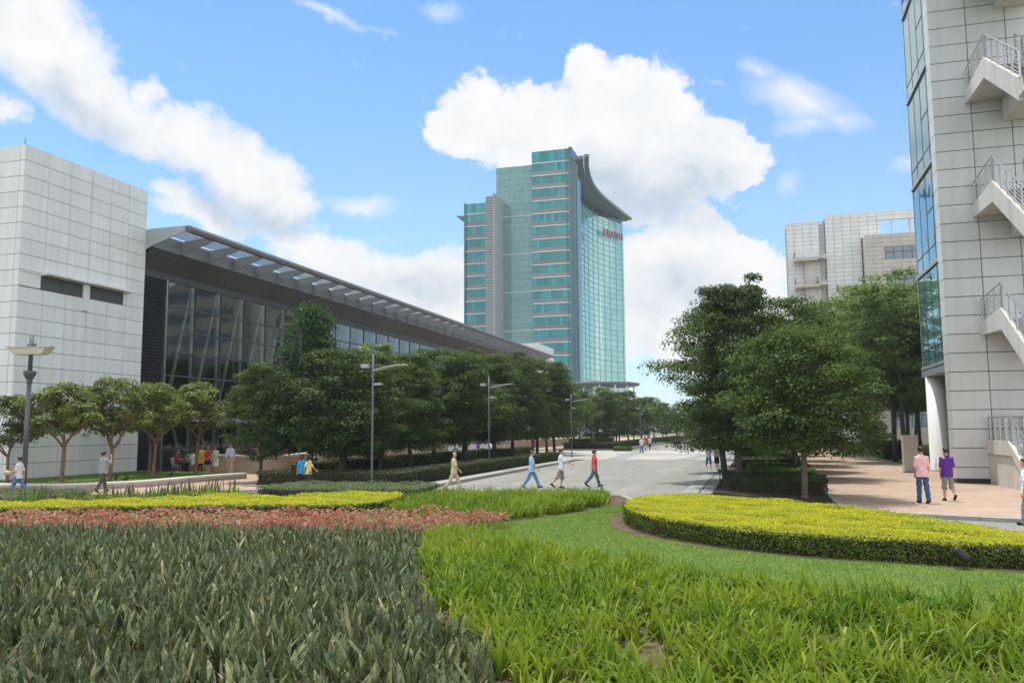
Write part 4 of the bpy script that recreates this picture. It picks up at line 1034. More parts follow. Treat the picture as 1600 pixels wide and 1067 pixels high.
# ------------------------------------------------------------------ clipped hedges
def resample(poly, st):
    out = []; n = len(poly)
    for i in range(n):
        a = np.array(poly[i]); b = np.array(poly[(i+1) % n]); k = max(1, int(np.linalg.norm(b-a)/st))
        out += [tuple(a+(b-a)*j/k) for j in range(k)]
    return out
def closed_smooth(poly, it=2):
    p = [np.array(q, float) for q in poly]
    for _ in range(it):
        p = [r for i in range(len(p)) for r in (p[i]*.75+p[(i+1) % len(p)]*.25, p[i]*.25+p[(i+1) % len(p)]*.75)]
    return [tuple(q) for q in p]
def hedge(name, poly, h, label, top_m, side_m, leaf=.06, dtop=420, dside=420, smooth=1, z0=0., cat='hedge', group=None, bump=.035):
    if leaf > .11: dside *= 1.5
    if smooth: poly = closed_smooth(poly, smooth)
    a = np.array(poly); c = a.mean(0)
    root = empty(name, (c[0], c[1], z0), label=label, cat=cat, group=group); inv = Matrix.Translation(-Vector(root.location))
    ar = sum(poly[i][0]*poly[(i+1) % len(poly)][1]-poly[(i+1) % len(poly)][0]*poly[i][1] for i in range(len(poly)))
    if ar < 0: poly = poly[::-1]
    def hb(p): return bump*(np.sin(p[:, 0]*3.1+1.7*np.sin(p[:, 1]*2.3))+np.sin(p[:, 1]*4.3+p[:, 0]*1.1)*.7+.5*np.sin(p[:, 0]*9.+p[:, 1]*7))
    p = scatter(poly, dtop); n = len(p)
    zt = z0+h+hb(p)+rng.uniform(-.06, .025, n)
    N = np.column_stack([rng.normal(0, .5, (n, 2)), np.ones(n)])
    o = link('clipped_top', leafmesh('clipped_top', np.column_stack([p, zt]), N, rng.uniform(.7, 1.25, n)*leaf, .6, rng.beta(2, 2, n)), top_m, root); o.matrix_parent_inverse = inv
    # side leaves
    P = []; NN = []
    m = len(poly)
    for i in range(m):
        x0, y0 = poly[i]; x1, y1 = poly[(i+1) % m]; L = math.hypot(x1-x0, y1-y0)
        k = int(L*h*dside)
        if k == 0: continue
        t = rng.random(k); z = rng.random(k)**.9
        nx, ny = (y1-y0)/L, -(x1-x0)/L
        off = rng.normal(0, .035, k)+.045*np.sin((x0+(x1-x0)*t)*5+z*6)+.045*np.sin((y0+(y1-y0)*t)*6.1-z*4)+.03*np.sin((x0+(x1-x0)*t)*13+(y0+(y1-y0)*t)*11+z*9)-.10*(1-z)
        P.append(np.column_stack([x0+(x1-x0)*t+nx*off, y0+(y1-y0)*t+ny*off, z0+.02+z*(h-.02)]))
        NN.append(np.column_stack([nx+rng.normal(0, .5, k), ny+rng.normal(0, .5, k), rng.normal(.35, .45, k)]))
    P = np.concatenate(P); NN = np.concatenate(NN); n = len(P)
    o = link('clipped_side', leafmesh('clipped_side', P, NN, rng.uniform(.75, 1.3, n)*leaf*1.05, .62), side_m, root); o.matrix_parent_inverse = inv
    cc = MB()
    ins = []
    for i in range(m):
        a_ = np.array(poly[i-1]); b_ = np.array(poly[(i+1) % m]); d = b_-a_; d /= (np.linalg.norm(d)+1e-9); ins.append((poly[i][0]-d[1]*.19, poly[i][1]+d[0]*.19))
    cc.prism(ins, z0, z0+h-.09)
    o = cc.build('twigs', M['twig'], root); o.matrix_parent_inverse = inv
    return root
HR = [(-3.82, 24.6), (-3.45, 22.6), (-2.6, 20.9), (-1.1, 19.3), (.55, 18.3), (1.95, 17.9), (4.6, 17.35), (5.9, 17.6), (5.3, 19.4), (4.2, 21.7), (2.8, 24.3), (.85, 26.6), (-1.6, 28.2), (-2.9, 28.2), (-3.7, 27.0)]
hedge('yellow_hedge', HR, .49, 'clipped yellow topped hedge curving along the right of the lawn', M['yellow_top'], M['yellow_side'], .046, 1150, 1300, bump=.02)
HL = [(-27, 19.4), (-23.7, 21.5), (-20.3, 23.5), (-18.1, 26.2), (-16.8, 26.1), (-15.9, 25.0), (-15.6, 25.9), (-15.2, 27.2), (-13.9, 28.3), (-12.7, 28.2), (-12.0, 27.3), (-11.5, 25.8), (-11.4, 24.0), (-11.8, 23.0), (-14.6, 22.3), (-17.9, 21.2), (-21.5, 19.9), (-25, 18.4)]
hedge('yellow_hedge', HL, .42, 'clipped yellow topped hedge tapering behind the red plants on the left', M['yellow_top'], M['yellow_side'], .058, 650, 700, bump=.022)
GH = [(-18.6, 28.0), (-19.0, 29.9), (-19.0, 31.4), (-16, 31.8), (-12.9, 32.2), (-12.3, 31.4), (-11.95, 29.6), (-12.0, 28.0), (-13.2, 28.2), (-14.7, 27.8), (-16.3, 27.4)]
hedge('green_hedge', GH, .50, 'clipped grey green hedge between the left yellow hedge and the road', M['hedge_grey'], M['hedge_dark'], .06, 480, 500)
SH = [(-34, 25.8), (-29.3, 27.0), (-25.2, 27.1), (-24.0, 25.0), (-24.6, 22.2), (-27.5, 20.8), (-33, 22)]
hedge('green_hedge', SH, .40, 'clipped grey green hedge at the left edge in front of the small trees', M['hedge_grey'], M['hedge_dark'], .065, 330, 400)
# dark hedges round the tree beds
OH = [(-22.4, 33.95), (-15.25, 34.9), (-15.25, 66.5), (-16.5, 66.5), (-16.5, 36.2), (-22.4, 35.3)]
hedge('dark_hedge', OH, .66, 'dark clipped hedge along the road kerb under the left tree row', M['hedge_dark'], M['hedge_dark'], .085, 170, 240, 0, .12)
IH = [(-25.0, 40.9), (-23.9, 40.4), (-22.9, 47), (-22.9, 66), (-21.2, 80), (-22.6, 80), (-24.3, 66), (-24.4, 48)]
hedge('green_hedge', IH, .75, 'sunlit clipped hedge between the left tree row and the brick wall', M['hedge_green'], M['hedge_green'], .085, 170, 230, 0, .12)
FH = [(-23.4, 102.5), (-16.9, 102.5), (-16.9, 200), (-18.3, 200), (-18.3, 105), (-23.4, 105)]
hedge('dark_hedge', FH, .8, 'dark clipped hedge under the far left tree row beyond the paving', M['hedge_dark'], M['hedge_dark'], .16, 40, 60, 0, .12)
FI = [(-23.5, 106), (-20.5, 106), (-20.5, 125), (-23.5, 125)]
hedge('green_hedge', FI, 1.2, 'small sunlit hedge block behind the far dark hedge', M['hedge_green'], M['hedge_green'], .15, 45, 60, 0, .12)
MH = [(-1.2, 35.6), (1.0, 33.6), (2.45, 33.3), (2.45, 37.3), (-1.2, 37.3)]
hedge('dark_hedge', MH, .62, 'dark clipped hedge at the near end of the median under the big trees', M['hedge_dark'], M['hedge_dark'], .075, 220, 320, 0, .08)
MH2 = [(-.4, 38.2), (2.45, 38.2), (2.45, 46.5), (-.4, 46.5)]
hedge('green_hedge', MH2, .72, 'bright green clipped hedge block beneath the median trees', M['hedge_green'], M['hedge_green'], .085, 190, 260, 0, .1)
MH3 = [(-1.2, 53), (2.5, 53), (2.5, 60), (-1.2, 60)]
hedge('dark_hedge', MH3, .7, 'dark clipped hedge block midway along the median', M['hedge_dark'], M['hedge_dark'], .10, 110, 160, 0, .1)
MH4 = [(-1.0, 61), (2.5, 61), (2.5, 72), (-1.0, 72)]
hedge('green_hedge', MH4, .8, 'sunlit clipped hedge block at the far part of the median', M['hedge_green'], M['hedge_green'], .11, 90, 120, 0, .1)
TB = [(-14.6, 103.2), (-12.2, 102.4), (-11.6, 104.2), (-14.2, 105)]
hedge('small_shrub', [(-16.4, 97.6), (-14.2, 97.2), (-14.0, 98.6), (-16.2, 98.9)], .5, 'low rounded shrub on the pale paving before the far trees', M['hedge_green'], M['hedge_green'], .12, 90, 140, 1, .02, 'shrub')

# ------------------------------------------------------------------ trees
def limb(mb, a, b, r0, r1, bend=.12, n=4, sides=6):
    a = np.array(a, float); b = np.array(b, float); L = np.linalg.norm(b-a)
    off = rng.normal(0, bend*L, 3); off[2] = abs(off[2])*.4
    pts = [a+(b-a)*t+off*math.sin(PI*t) for t in np.linspace(0, 1, n+1)]
    mb.tube(pts, [r0+(r1-r0)*t for t in np.linspace(0, 1, n+1)], sides, .5)
    return pts
PROF = dict(
    oval=lambda t: np.sqrt(np.clip(1-((t-.42)/.60)**2, 0, 1)),
    cone=lambda t: np.clip(1.06-t, 0, 1)**.75*np.clip(.45+t*4, 0, 1),
    umbrella=lambda t: np.clip(1-((t-.30)/.74)**2, 0, 1)**.6*np.clip(.55+t*2, 0, 1),
    spread=lambda t: np.sqrt(np.clip(1-((t-.55)/.62)**2, 0, 1)))
def make_tree(H, zb, Rr, shape, ncl, per, leaf, lm, bm, rt, label, group, clear=None, flat=.62, split=None, csize=.26, lopsided=.14, peaks=()):
    root = empty('tree', (0, 0, 0), label=label, cat='tree', group=group)
    prof = PROF[shape]
    # clumps of foliage through the crown's volume
    nn = ncl*3; t = rng.random(nn)**(.9 if shape != 'cone' else 1.25); a = rng.uniform(0, 2*PI, nn); q = rng.random(nn)**.42
    lob = 1+lopsided*np.sin(a*2+rng.uniform(0, 6))+lopsided*np.sin(a*3+t*5+rng.uniform(0, 6))
    rr = prof(t)*Rr*q*lob
    C = np.column_stack([rr*np.cos(a), rr*np.sin(a), zb+t*(H-zb)])
    keep = [0]
    for i in range(1, nn):
        d = np.linalg.norm(C[keep]-C[i], axis=1)
        if d.min() > csize*Rr*.55: keep.append(i)
        if len(keep) >= ncl: break
    C = C[keep]
    for (px_, py_, pz_, pr_) in peaks:
        C = np.concatenate([C, np.array([px_, py_, pz_])+rng.normal(0, pr_*.30, (14, 3))])
    m = len(C)
    cr = Rr*csize*rng.uniform(.75, 1.3, m)
    k = rng.poisson(per, m); idx = np.repeat(np.arange(m), k); n = len(idx)
    v = nrm(rng.normal(size=(n, 3))); v[:, 2] = np.where(rng.random(n) < .55, np.abs(v[:, 2]), v[:, 2])
    rad = rng.random(n)**.40
    off = v*(cr[idx]*rad)[:, None]; off[:, 2] *= flat
    P = C[idx]+off
    P[:, 2] = np.maximum(P[:, 2], zb*.86+rng.uniform(0, .3, n))
    N = v*.55+np.array([0, 0, .75])+rng.normal(0, .45, (n, 3))
    tone = np.clip(rng.beta(2, 2.6, n)*.8+np.repeat(rng.uniform(-.16, .22, m), k), 0, 1)
    crown = link('crown', leafmesh('crown', P, N, leaf*rng.uniform(.7, 1.3, n), .52, tone), lm, root)
    mb = MB()
    top = np.array([rng.normal(0, .015*Rr), rng.normal(0, .015*Rr), zb+(H-zb)*.62])
    if split:
        f = np.array([rng.normal(0, .08), rng.normal(0, .08), split])
        mb.tube([(0, 0, -.1), (.0, .0, .06), (f[0]*.3, f[1]*.3, split*.35), tuple(f*[.8, .8, .75]), tuple(f)], [rt*1.35, rt*1.1, rt*.92, rt*.85, rt*.85], 10, .5)
        order = np.argsort(np.hypot(C[:, 0], C[:, 1]))[::-1]
        base = rng.uniform(0, 6); hubs = []
        for j in range(5):
            aa = base+j*2*PI/5+rng.uniform(-.3, .3); hub = f+np.array([math.cos(aa)*Rr*.42, math.sin(aa)*Rr*.42, (zb-split)*.9+.5*rng.random()])
            limb(mb, f-[0, 0, .05], hub, rt*.6, rt*.38, .06, 4, 7); hubs.append(hub)
        for c in C[:: max(1, m//34)]:
            hb_ = min(hubs, key=lambda h: np.linalg.norm(h-c)); limb(mb, hb_, c, rt*.3, rt*.08, .08, 3, 5)
    else:
        pts = limb(mb, (0, 0, -.1), top, rt*1.1, rt*.35, .02, 6, 9)
        mb.tube([(0, 0, -.1), (0, 0, .12)], [rt*1.5, rt*1.1], 9, .5)
        for c in C[:: max(1, m//30)]:
            zz = np.clip(c[2]-np.hypot(c[0], c[1])*.75, zb*1.05, top[2]); tt = np.clip((zz+.1)/(top[2]+.1), 0, .999)*6; i = int(tt); st = pts[i]+(pts[min(i+1, 6)]-pts[i])*(tt-i)
            limb(mb, st, c, rt*.34, rt*.07, .07, 3, 5)
    link('trunk', mb.mesh('trunk', True), bm, root)
    return root
def place(root, x, y, z=0., rz=None, s=1., label=None, group=None):
    if isinstance(s, (int, float)):
        u = rng.uniform(.94, 1.06, 3); s = (s*u[0], s*u[1], s*u[2])
    if not root.get('used'):
        root['used'] = 1; r = root; r.location = (x, y, z); r.rotation_euler = (0, 0, rng.uniform(0, 6.28) if rz is None else rz); r.scale = (s, s, s) if isinstance(s, (int, float)) else s
        if label: r['label'] = label
        if group: r['group'] = group
        return r
    return dup(root, (x, y, z), rng.uniform(0, 6.28) if rz is None else rz, s, label, group)
GL = 'trees in the left roadside row'; GM = 'trees in the median'; GG = 'trees of the right grove'; GS = 'small trees in the planter'; GF = 'trees in the far left row'
mk = dict(label=None, group=None)
ficusA = make_tree(7.2, 1.3, 2.65, 'oval', 120, 165, .165, M['ficus_dark'], M['bark_dark'], .14, csize=.28, flat=.5, lopsided=.2, **mk)
ficusB = make_tree(7.5, 1.4, 2.35, 'oval', 110, 155, .165, M['ficus'], M['bark_dark'], .13, csize=.28, flat=.5, lopsided=.2, **mk)
ficusC = make_tree(8.0, 1.5, 2.5, 'oval', 110, 150, .175, M['ficus'], M['bark_dark'], .14, csize=.28, flat=.5, lopsided=.2, **mk)
cone = make_tree(9.0, 1.4, 3.0, 'cone', 200, 120, .15, M['conifer'], M['bark_dark'], .14, csize=.22, **mk)
yell = make_tree(8.2, 3.0, 2.2, 'oval', 90, 80, .20, M['yellow_tree'], M['bark_dark'], .14, csize=.25, **mk)
place(ficusB, -23.9, 36.6, .12, .4, (.66, .66, .78), 'small round dark tree standing alone at the left end of the roadside row', GL)
place(cone, -22.5, 38.9, .12, None, 1., 'tall cone shaped tree rising above the left roadside row', GL)
place(ficusA, -20.1, 37.9, .12, None, (1.06, 1.06, .90), 'broad dark tree nearest the camera in the left row, behind the two women', GL)
place(ficusC, -22.3, 42.7, .12, None, (.9, .9, .80), 'dark tree just right of the cone shaped tree at the back', GL)
place(ficusB, -20.7, 43.6, .12, None, .92, 'tree directly behind the first left street lamp', GL)
place(ficusA, -22.4, 47.4, .12, None, 1., 'rear row tree right of the pale green crown', GL)
place(ficusC, -20.5, 47.7, .12, None, .92, 'front row tree between the first and second left street lamps, nearer the first', GL)
place(yell, -25.2, 52.5, .12, None, 1., 'pale yellow green tree rising behind the first left street lamp', GL)
place(ficusB, -22.1, 55.4, .12, None, 1.08, 'rear row tree behind the cream shirted man', GL)
place(ficusC, -19.9, 55.7, .12, None, .98, 'front row tree left of the second street lamp', GL)
place(ficusA, -22.2, 62.2, .12, None, 1.15, 'rear row tree behind the second left street lamp', GL)
place(ficusB, -19.8, 62.2, .12, None, 1.08, 'front row tree just right of the second left street lamp', GL)
place(ficusC, -21.9, 69.5, .12, None, 1.12, 'large tree in the left row below the far end of the canopy roof', GL)
place(ficusA, -21.4, 73.2, .12, None, 1.24, 'dark tree in the left row just beyond the dark hedge', GL)
place(ficusB, -21.3, 81.5, .12, None, 1.24, 'tall tree before the far white building in the left row', GL)
place(ficusC, -19.7, 82.5, .12, None, 1.12, 'last tree of the near left row, at the edge of the pale paving', GL)
place(ficusB, -22.4, 90, .12, None, 1.2, 'tree standing behind the last tree of the near left row', GL)
far = [(-21.5, 104), (-23.3, 108), (-19.8, 112.5), (-22.5, 117), (-19.8, 122), (-22.6, 128), (-19.6, 133), (-22.4, 141), (-19.4, 147), (-22, 156), (-19.2, 164), (-21.6, 175), (-19., 185), (-21, 198), (-19, 212), (-20.5, 228), (-19, 246), (-20, 268), (-18, 292)]
for i, (x, y) in enumerate(far):
    lab = 'thin pale tree at the near end of the far left row' if i == 0 else 'full green tree in the far left row leading to the tower'
    place((yell, ficusC, ficusB, ficusC, ficusB)[i % 5] if i else yell, x, y, .12, None, (.82 if i == 0 else rng.uniform(.92, 1.1)), lab, GF)
# median
medA = make_tree(6.2, 1.6, 2.7, 'oval', 170, 230, .135, M['ficus'], M['bark'], .115, csize=.27, flat=.5, **mk)
medB = make_tree(8.2, 1.5, 2.5, 'oval', 160, 220, .14, M['ficus_dark'], M['bark_dark'], .15, csize=.26, flat=.5, lopsided=.2, peaks=((-.8, -.3, 7.7, .9), (.8, .3, 8.0, 1.), (-.1, .6, 7.5, .8)), **mk)
medC = make_tree(9.0, 1.6, 3.0, 'oval', 170, 170, .15, M['ficus'], M['bark_dark'], .15, csize=.26, flat=.5, lopsided=.2, **mk)
place(medA, 1.63, 32.3, .08, 1.0, 1., 'leafy tree with a bare pale trunk at the near tip of the median', GM)
place(medB, -.8, 37.6, .08, .5, 1., 'tall dark tree overhanging the road at the left of the median', GM)
place(medC, -1.5, 42.6, .08, None, 1.0, 'dark tree behind the tall one overhanging the road', GM)
place(medC, 1.7, 44.0, .08, None, 1.02, 'tall median tree filling the gap behind the near leafy tree', GM)
for i, (x, y, s) in enumerate([(-1.1, 50.5, .95), (2.1, 51.5, 1.), (2.2, 58.9, 1.), (-1, 60, .98), (2.2, 68, 1.), (-1, 71, 1.), (2.2, 80, 1.), (-.8, 86, 1), (2.2, 95, 1), (-.8, 101, 1), (2.2, 112, 1), (-.5, 125, 1)]):
    place((medC, medB)[i % 2], x, y, .08, None, s, 'dark trunked tree in the shaded back of the median', GM)
# grove
grA = make_tree(12.9, 4.4, 4.8, 'spread', 190, 130, .25, M['grove'], M['bark_dark'], .17, csize=.21, flat=.42, **mk)
grB = make_tree(13.6, 4.8, 4.6, 'spread', 180, 120, .26, M['grove'], M['bark_dark'], .18, csize=.21, flat=.42, **mk)
gpos = [(10.2, 64.5, 1.06), (14.2, 69, 1.), (10.6, 73, 1.06), (15.5, 75, 1.08), (10.6, 82, 1.12), (13.6, 85, 1.), (18, 83, 1.05), (10.4, 92, 1.12), (16, 93, 1.), (20, 97, 1.04), (12, 100, 1.), (17.5, 105, 1.), (22, 108, 1.), (13, 112, 1.), (19, 118, 1.), (26, 104, 1.02), (24, 92, 1.), (16.5, 66, .92), (19.5, 72, 1.)]
for i, (x, y, s) in enumerate(gpos):
    lab = ['feathery tree at the front of the right grove beside the plaza', 'tall feathery tree against the grey building in the right grove'][i] if i < 2 else 'slender trunked feathery tree inside the right grove'
    place((grA, grB)[i % 2], x, y, .1, None, (s, s, s*.96), lab, GG)
# young bushy trees on the plaza edge
for i, (x, y) in enumerate([(9.9, 76), (10.2, 84)]):
    place(ficusB, x, y, .12, None, .42, ['small bushy sapling on the grass edge near the lamp post', 'small bushy sapling farther along the plaza grass edge'][i], 'saplings at the plaza edge')
# small vase shaped trees in the planter
smA = make_tree(4.45, 2.35, 1.62, 'umbrella', 62, 85, .175, M['small_tree'], M['bark_brown'], .098, split=1.7, csize=.28, lopsided=.24, **mk)
smB = make_tree(4.7, 2.2, 1.5, 'umbrella', 62, 85, .175, M['small_tree'], M['bark_brown'], .094, split=1.5, csize=.28, lopsided=.24, **mk)
place(smB, -33.2, 30.4, .30, None, (.80, .80, .84), 'small vase shaped tree at the far left edge, beside the tall lamp', GS)
place(smA, -30.1, 30.4, .30, .3, (1.06, 1.06, .97), 'umbrella crowned small tree right of the tall left lamp', GS)
place(smB, -29.7, 32.9, .30, None, 1., 'small tree with forked trunk beside the man on the phone', GS)
place(smA, -29.9, 36.1, .30, None, 1.0, 'small tree in front of the dark louvred wall, nearer the camera', GS)
place(smB, -32.4, 38.8, .30, None, 1.0, 'small tree at the foot of the dark louvred wall, farther back', GS)
place(smA, -29.75, 39.3, .30, 2.2, (1.05, 1.05, 1.08), 'small tree in front of the glass wall beside the group of women', GS)
# distant palms and trees at the end of the street
def palm(x, y, h, label):
    r = empty('palm_tree', (x, y, 0), label=label, cat='palm tree', group='palms beyond the street end')
    MB().tube([(0, 0, -.1), (.1, 0, h*.5), (.2, .1, h)], [.22, .17, .13], 8).build('trunk', M['bark'], r)
    P = np.repeat([[.2, .1, h]], 420, 0)+rng.normal(0, .05, (420, 3))
    link('crown', blades('crown', P, rng.uniform(1.6, 3.0, 420), rng.uniform(.12, .22, 420), rng.uniform(.1, 1.5, 420), 5, None, rng.uniform(.5, 1.5, 420), .6), M['ficus'], r)
palm(-14.5, 205, 10.8, 'small palm above the far trees at the street end, left one')
palm(-10.5, 215, 10.5, 'small palm above the far trees at the street end, right one')
palm(-7.5, 225, 9.6, 'lowest palm at the street end beside the big median tree')
for i, (x, y) in enumerate([(-14, 330), (-8, 345), (-2, 340), (4, 335), (10, 340), (-22, 350)]):
    place(ficusC, x, y, 0, None, 1.25, 'distant tree closing the end of the street', 'trees closing the street end')
# ------------------------------------------------------------------ lamps and small things
def street_lamp(x, y, label, group, h=5.9):
    r = empty('street_lamp', (x, y, .1), label=label, cat='street lamp', group=group)
    MB().tube([(0, 0, 0), (0, 0, .5), (0, 0, h)], [.06, .05, .036], 12).lathe([(.16, 0), (.16, .03), (.1, .06)], n=12).build('pole', M['lamp_grey'], r, True)
    MB().obox((-.30, -.035, h-.53), (.75, 0, 0), (0, .07, 0), (0, 0, .06)).build('arm', M['lamp_grey'], r)
    MB().obox((-.55, -.12, h-.60), (.34, 0, 0), (0, .24, 0), (0, 0, .17)).build('floodlight', M['lamp_white'], r)
    wg = MB(); n = 10
    pr = [(.12+1.5*i/n, h-.78+.32*math.sin(.22+1.25*i/n)+(-.03*i/n)) for i in range(n+1)]
    pr2 = [(p, q-.035) for p, q in pr][::-1]
    for i in range(n):
        a, b = pr[i], pr[i+1]; w0 = .26*math.sin(.55+2.2*i/n)+.04; w1 = .26*math.sin(.55+2.2*(i+1)/n)+.04
        wg.add([(a[0], -w0, a[1]), (b[0], -w1, b[1]), (b[0], w1, b[1]), (a[0], w0, a[1]), (a[0], -w0, a[1]-.03), (b[0], -w1, b[1]-.03), (b[0], w1, b[1]-.03), (a[0], w0, a[1]-.03)],
               [(0, 1, 2, 3), (7, 6, 5, 4), (0, 4, 5, 1), (3, 2, 6, 7)]+([(0, 3, 7, 4)] if i == 0 else [])+([(1, 5, 6, 2)] if i == n-1 else []))
    wg.build('reflector_wing', M['lamp_shade'], r)
    MB().obox((.08, -.09, h-1.38), (.34, 0, .0), (0, .18, 0), (.02, 0, .10)).build('uplight', M['lamp_white'], r)
    return r
l0 = street_lamp(-16.2, 33.35, 'grey street lamp with curved white reflector nearest the camera in the left tree row', 'street lamps along the left row')
dup(l0, (-16.2, 50.0, .1), 0, 1, 'grey street lamp with curved reflector standing second along the left dark hedge')
dup(l0, (-16.2, 74.5, .1), 0, .97, 'grey street lamp mostly hidden by the last crowns of the near left row')
dup(l0, (-15.4, 116, .1), 0, 1, 'distant street lamp among the far left row of trees')
lp = empty('plaza_lamp', (-30.0, 28.3, .0), R(16), 'tall grey lamp post with flat tray shade and collar by the white building', 'street lamp')
MB().tube([(0, 0, 0), (0, 0, 5.2)], [.11, .092], 16).build('pole', M['lamp_grey'], lp, True)
MB().tube([(0, 0, 5.2), (0, 0, 6.82)], [.09, .085], 14).build('upper_pole', M['lamp_grey'], lp, True)
MB().lathe([(.10, 4.72), (.13, 4.8), (.10, 4.86), (.15, 4.93), (.24, 5.12), (.27, 5.22), (.25, 5.27), (.10, 5.30)], n=20).build('collar', M['lamp_grey'], lp, True)
tr_ = MB()
for (z0, a, z1, b) in ((5.98, .60, 6.24, .80), (6.243, .84, 6.29, .86)):
    tr_.add([(-a, -.28, z0), (a, -.28, z0), (a, .28, z0), (-a, .28, z0), (-b, -.36, z1), (b, -.36, z1), (b, .36, z1), (-b, .36, z1)], [(0, 3, 2, 1), (4, 5, 6, 7), (0, 1, 5, 4), (1, 2, 6, 5), (2, 3, 7, 6), (3, 0, 4, 7)])
tr_.build('tray_shade', M['lamp_shade'], lp)
MB().obox((-1.02, -.18, 6.295), (2., 0, 0), (0, .36, 0), (0, 0, .03)).build('upper_plate', M['lamp_white'], lp)
MB().tube([(-.16, 0, 6.38), (.2, 0, 6.42)], .06, 8).build('bracket', M['lamp_grey'], lp)
pl2 = empty('plaza_lamp', (9.5, 64.8, .1), R(10), 'dark slender lamp post with flat shade before the right grove', 'street lamp')
MB().tube([(0, 0, 0), (0, 0, 4.9)], [.17, .14], 12).build('pole', M['dark_metal'], pl2, True)
MB().obox((-1.1, -.3, 4.92), (2.2, 0, 0), (0, .6, 0), (0, 0, .05)).build('shade', M['lamp_grey'], pl2)
sg = empty('stone_slab', (8.3, 51.3, .1), R(12), 'upright grey stone slab standing on the plaza by the round column', 'sign slab')
mb = MB(); mb.box(-.41, -.14, 0, .41, .14, 2.08); mb.build('slab', M['beige_panel'], sg); MB().box(-.44, -.17, 0, .44, .17, .06).build('base', M['kerb'], sg)
hedge('dark_hedge', [(9.5, 70), (12.2, 70), (12.2, 71.4), (9.5, 71.4)], 1.5, 'dark hedge block behind the upright grey stone slab', M['hedge_dark'], M['hedge_dark'], .1, 110, 150, 0, .1)
def spot(x, y, z, h, label, rz, s=1., group=None):
    r = empty('garden_spotlight', (x, y, z), rz, label, 'spotlight', group)
    MB().tube([(0, 0, -.05), (0, 0, h)], .018*s, 6).box(-.05*s, -.05*s, 0, .05*s, .05*s, .03).build('stake', M['black'], r)
    MB().tube([(-.10*s, 0, h-.02), (-.06*s, 0, h+.0), (.12*s, 0, h+.12*s), (.15*s, 0, h+.14*s)], [.05*s, .085*s, .10*s, .115*s], 14).build('head', M['black'], r, True)
    MB().tube([(.0, 0, h-.05), (.0, .0, h+.03)], .03*s, 8).build('bracket', M['black'], r)
    return r
spot(3.6, 17.3, .02, .2, 'black garden spotlight at the foot of the yellow topped hedge', R(150), 1.0)
spot(-29.3, 32.8, .32, .14, 'black spotlight on the planter grass behind the man on the phone', R(100), .7, 'spotlights in the planter')
spot(-28.2, 32.2, .32, .14, 'black spotlight on the planter grass nearest the white cap', R(60), .75, 'spotlights in the planter')
spot(-28.3, 35.4, .32, .14, 'black spotlight on the planter grass farthest right', R(80), .7, 'spotlights in the planter')
def bollard(x, y, label):
    r = empty('stake_light', (x, y, .09), label=label, cat='garden light')
    MB().tube([(0, 0, 0), (0, 0, .66)], .022, 8).build('stake', M['black'], r); MB().lathe([(.03, .62), (.075, .74), (.085, .78), (.02, .79)], n=12).build('hood', M['black'], r)
bollard(2.3, 30.9, 'thin black stake light at the right corner of the median bed')
bollard(-1.55, 36.9, 'thin black stake light beside the stone gutter')
bx = empty('garden_speaker', (2.45, 35.6, .1), label='small black box on a post behind the near median tree trunk', cat='garden speaker')
MB().box(-.04, -.04, 0, .04, .04, .3).build('post', M['black'], bx); MB().obox((-.15, -.12, .3), (.3, 0, 0), (0, .24, 0), (.05, 0, .38)).build('box', M['black'], bx)

# parked car glimpsed between the trunks
def car(x, y, rz, label):
    r = empty('parked_car', (x, y, .12), rz, label, 'car')
    L = [(-2.2, .35), (-2.25, .75), (-2.1, .98), (-1.45, 1.02), (-.85, 1.46), (.75, 1.52), (1.75, 1.40), (2.1, 1.02), (2.25, .8), (2.2, .35)]
    def loft(prof, ws): 
        mb = MB(); n = len(prof)
        vs = [(p, -w, q) for (p, q), w in zip(prof, ws)]+[(p, w, q) for (p, q), w in zip(prof, ws)]
        mb.add(vs, [tuple(range(n)), tuple(range(2*n-1, n-1, -1))]+[(i, n+i, n+(i+1) % n, (i+1) % n) for i in range(n)]); return mb
    o = loft(L, [.86, .88, .88, .86, .70, .70, .72, .86, .88, .86]).build('body', M['white_paint'], r)
    g = MB()
    for s in (-1, 1):
        g.add([(-1.3, s*.875, 1.04), (1.85, s*.875, 1.04), (1.6, s*.745, 1.36), (.7, s*.725, 1.46), (-.75, s*.725, 1.41)], [(0, 1, 2, 3, 4)])
    g.add([(-1.50, -.74, 1.05), (-.90, -.62, 1.44), (-.90, .62, 1.44), (-1.50, .74, 1.05)], [(0, 1, 2, 3)]); g.build('windows', M['small_glass'], r)
    for wx in (-1.4, 1.4):
        for s in (-1, 1):
            w = MB().tube([(wx, s*.72, .32), (wx, s*.90, .32)], .32, 16).build('wheel', M['black'], r); MB().tube([(wx, s*.89, .32), (wx, s*.915, .32)], .19, 12).build('rim', M['light_metal'], w)
    for s in (-1, 1): MB().obox((-2.24, s*.6-.15, .72), (.06, 0, .0), (0, .3, 0), (.06, 0, .16)).build('headlight', M['lamp_white'], r)
car(-28.6, 82.0, R(10), 'white car parked behind the left tree row, glimpsed between trunks')

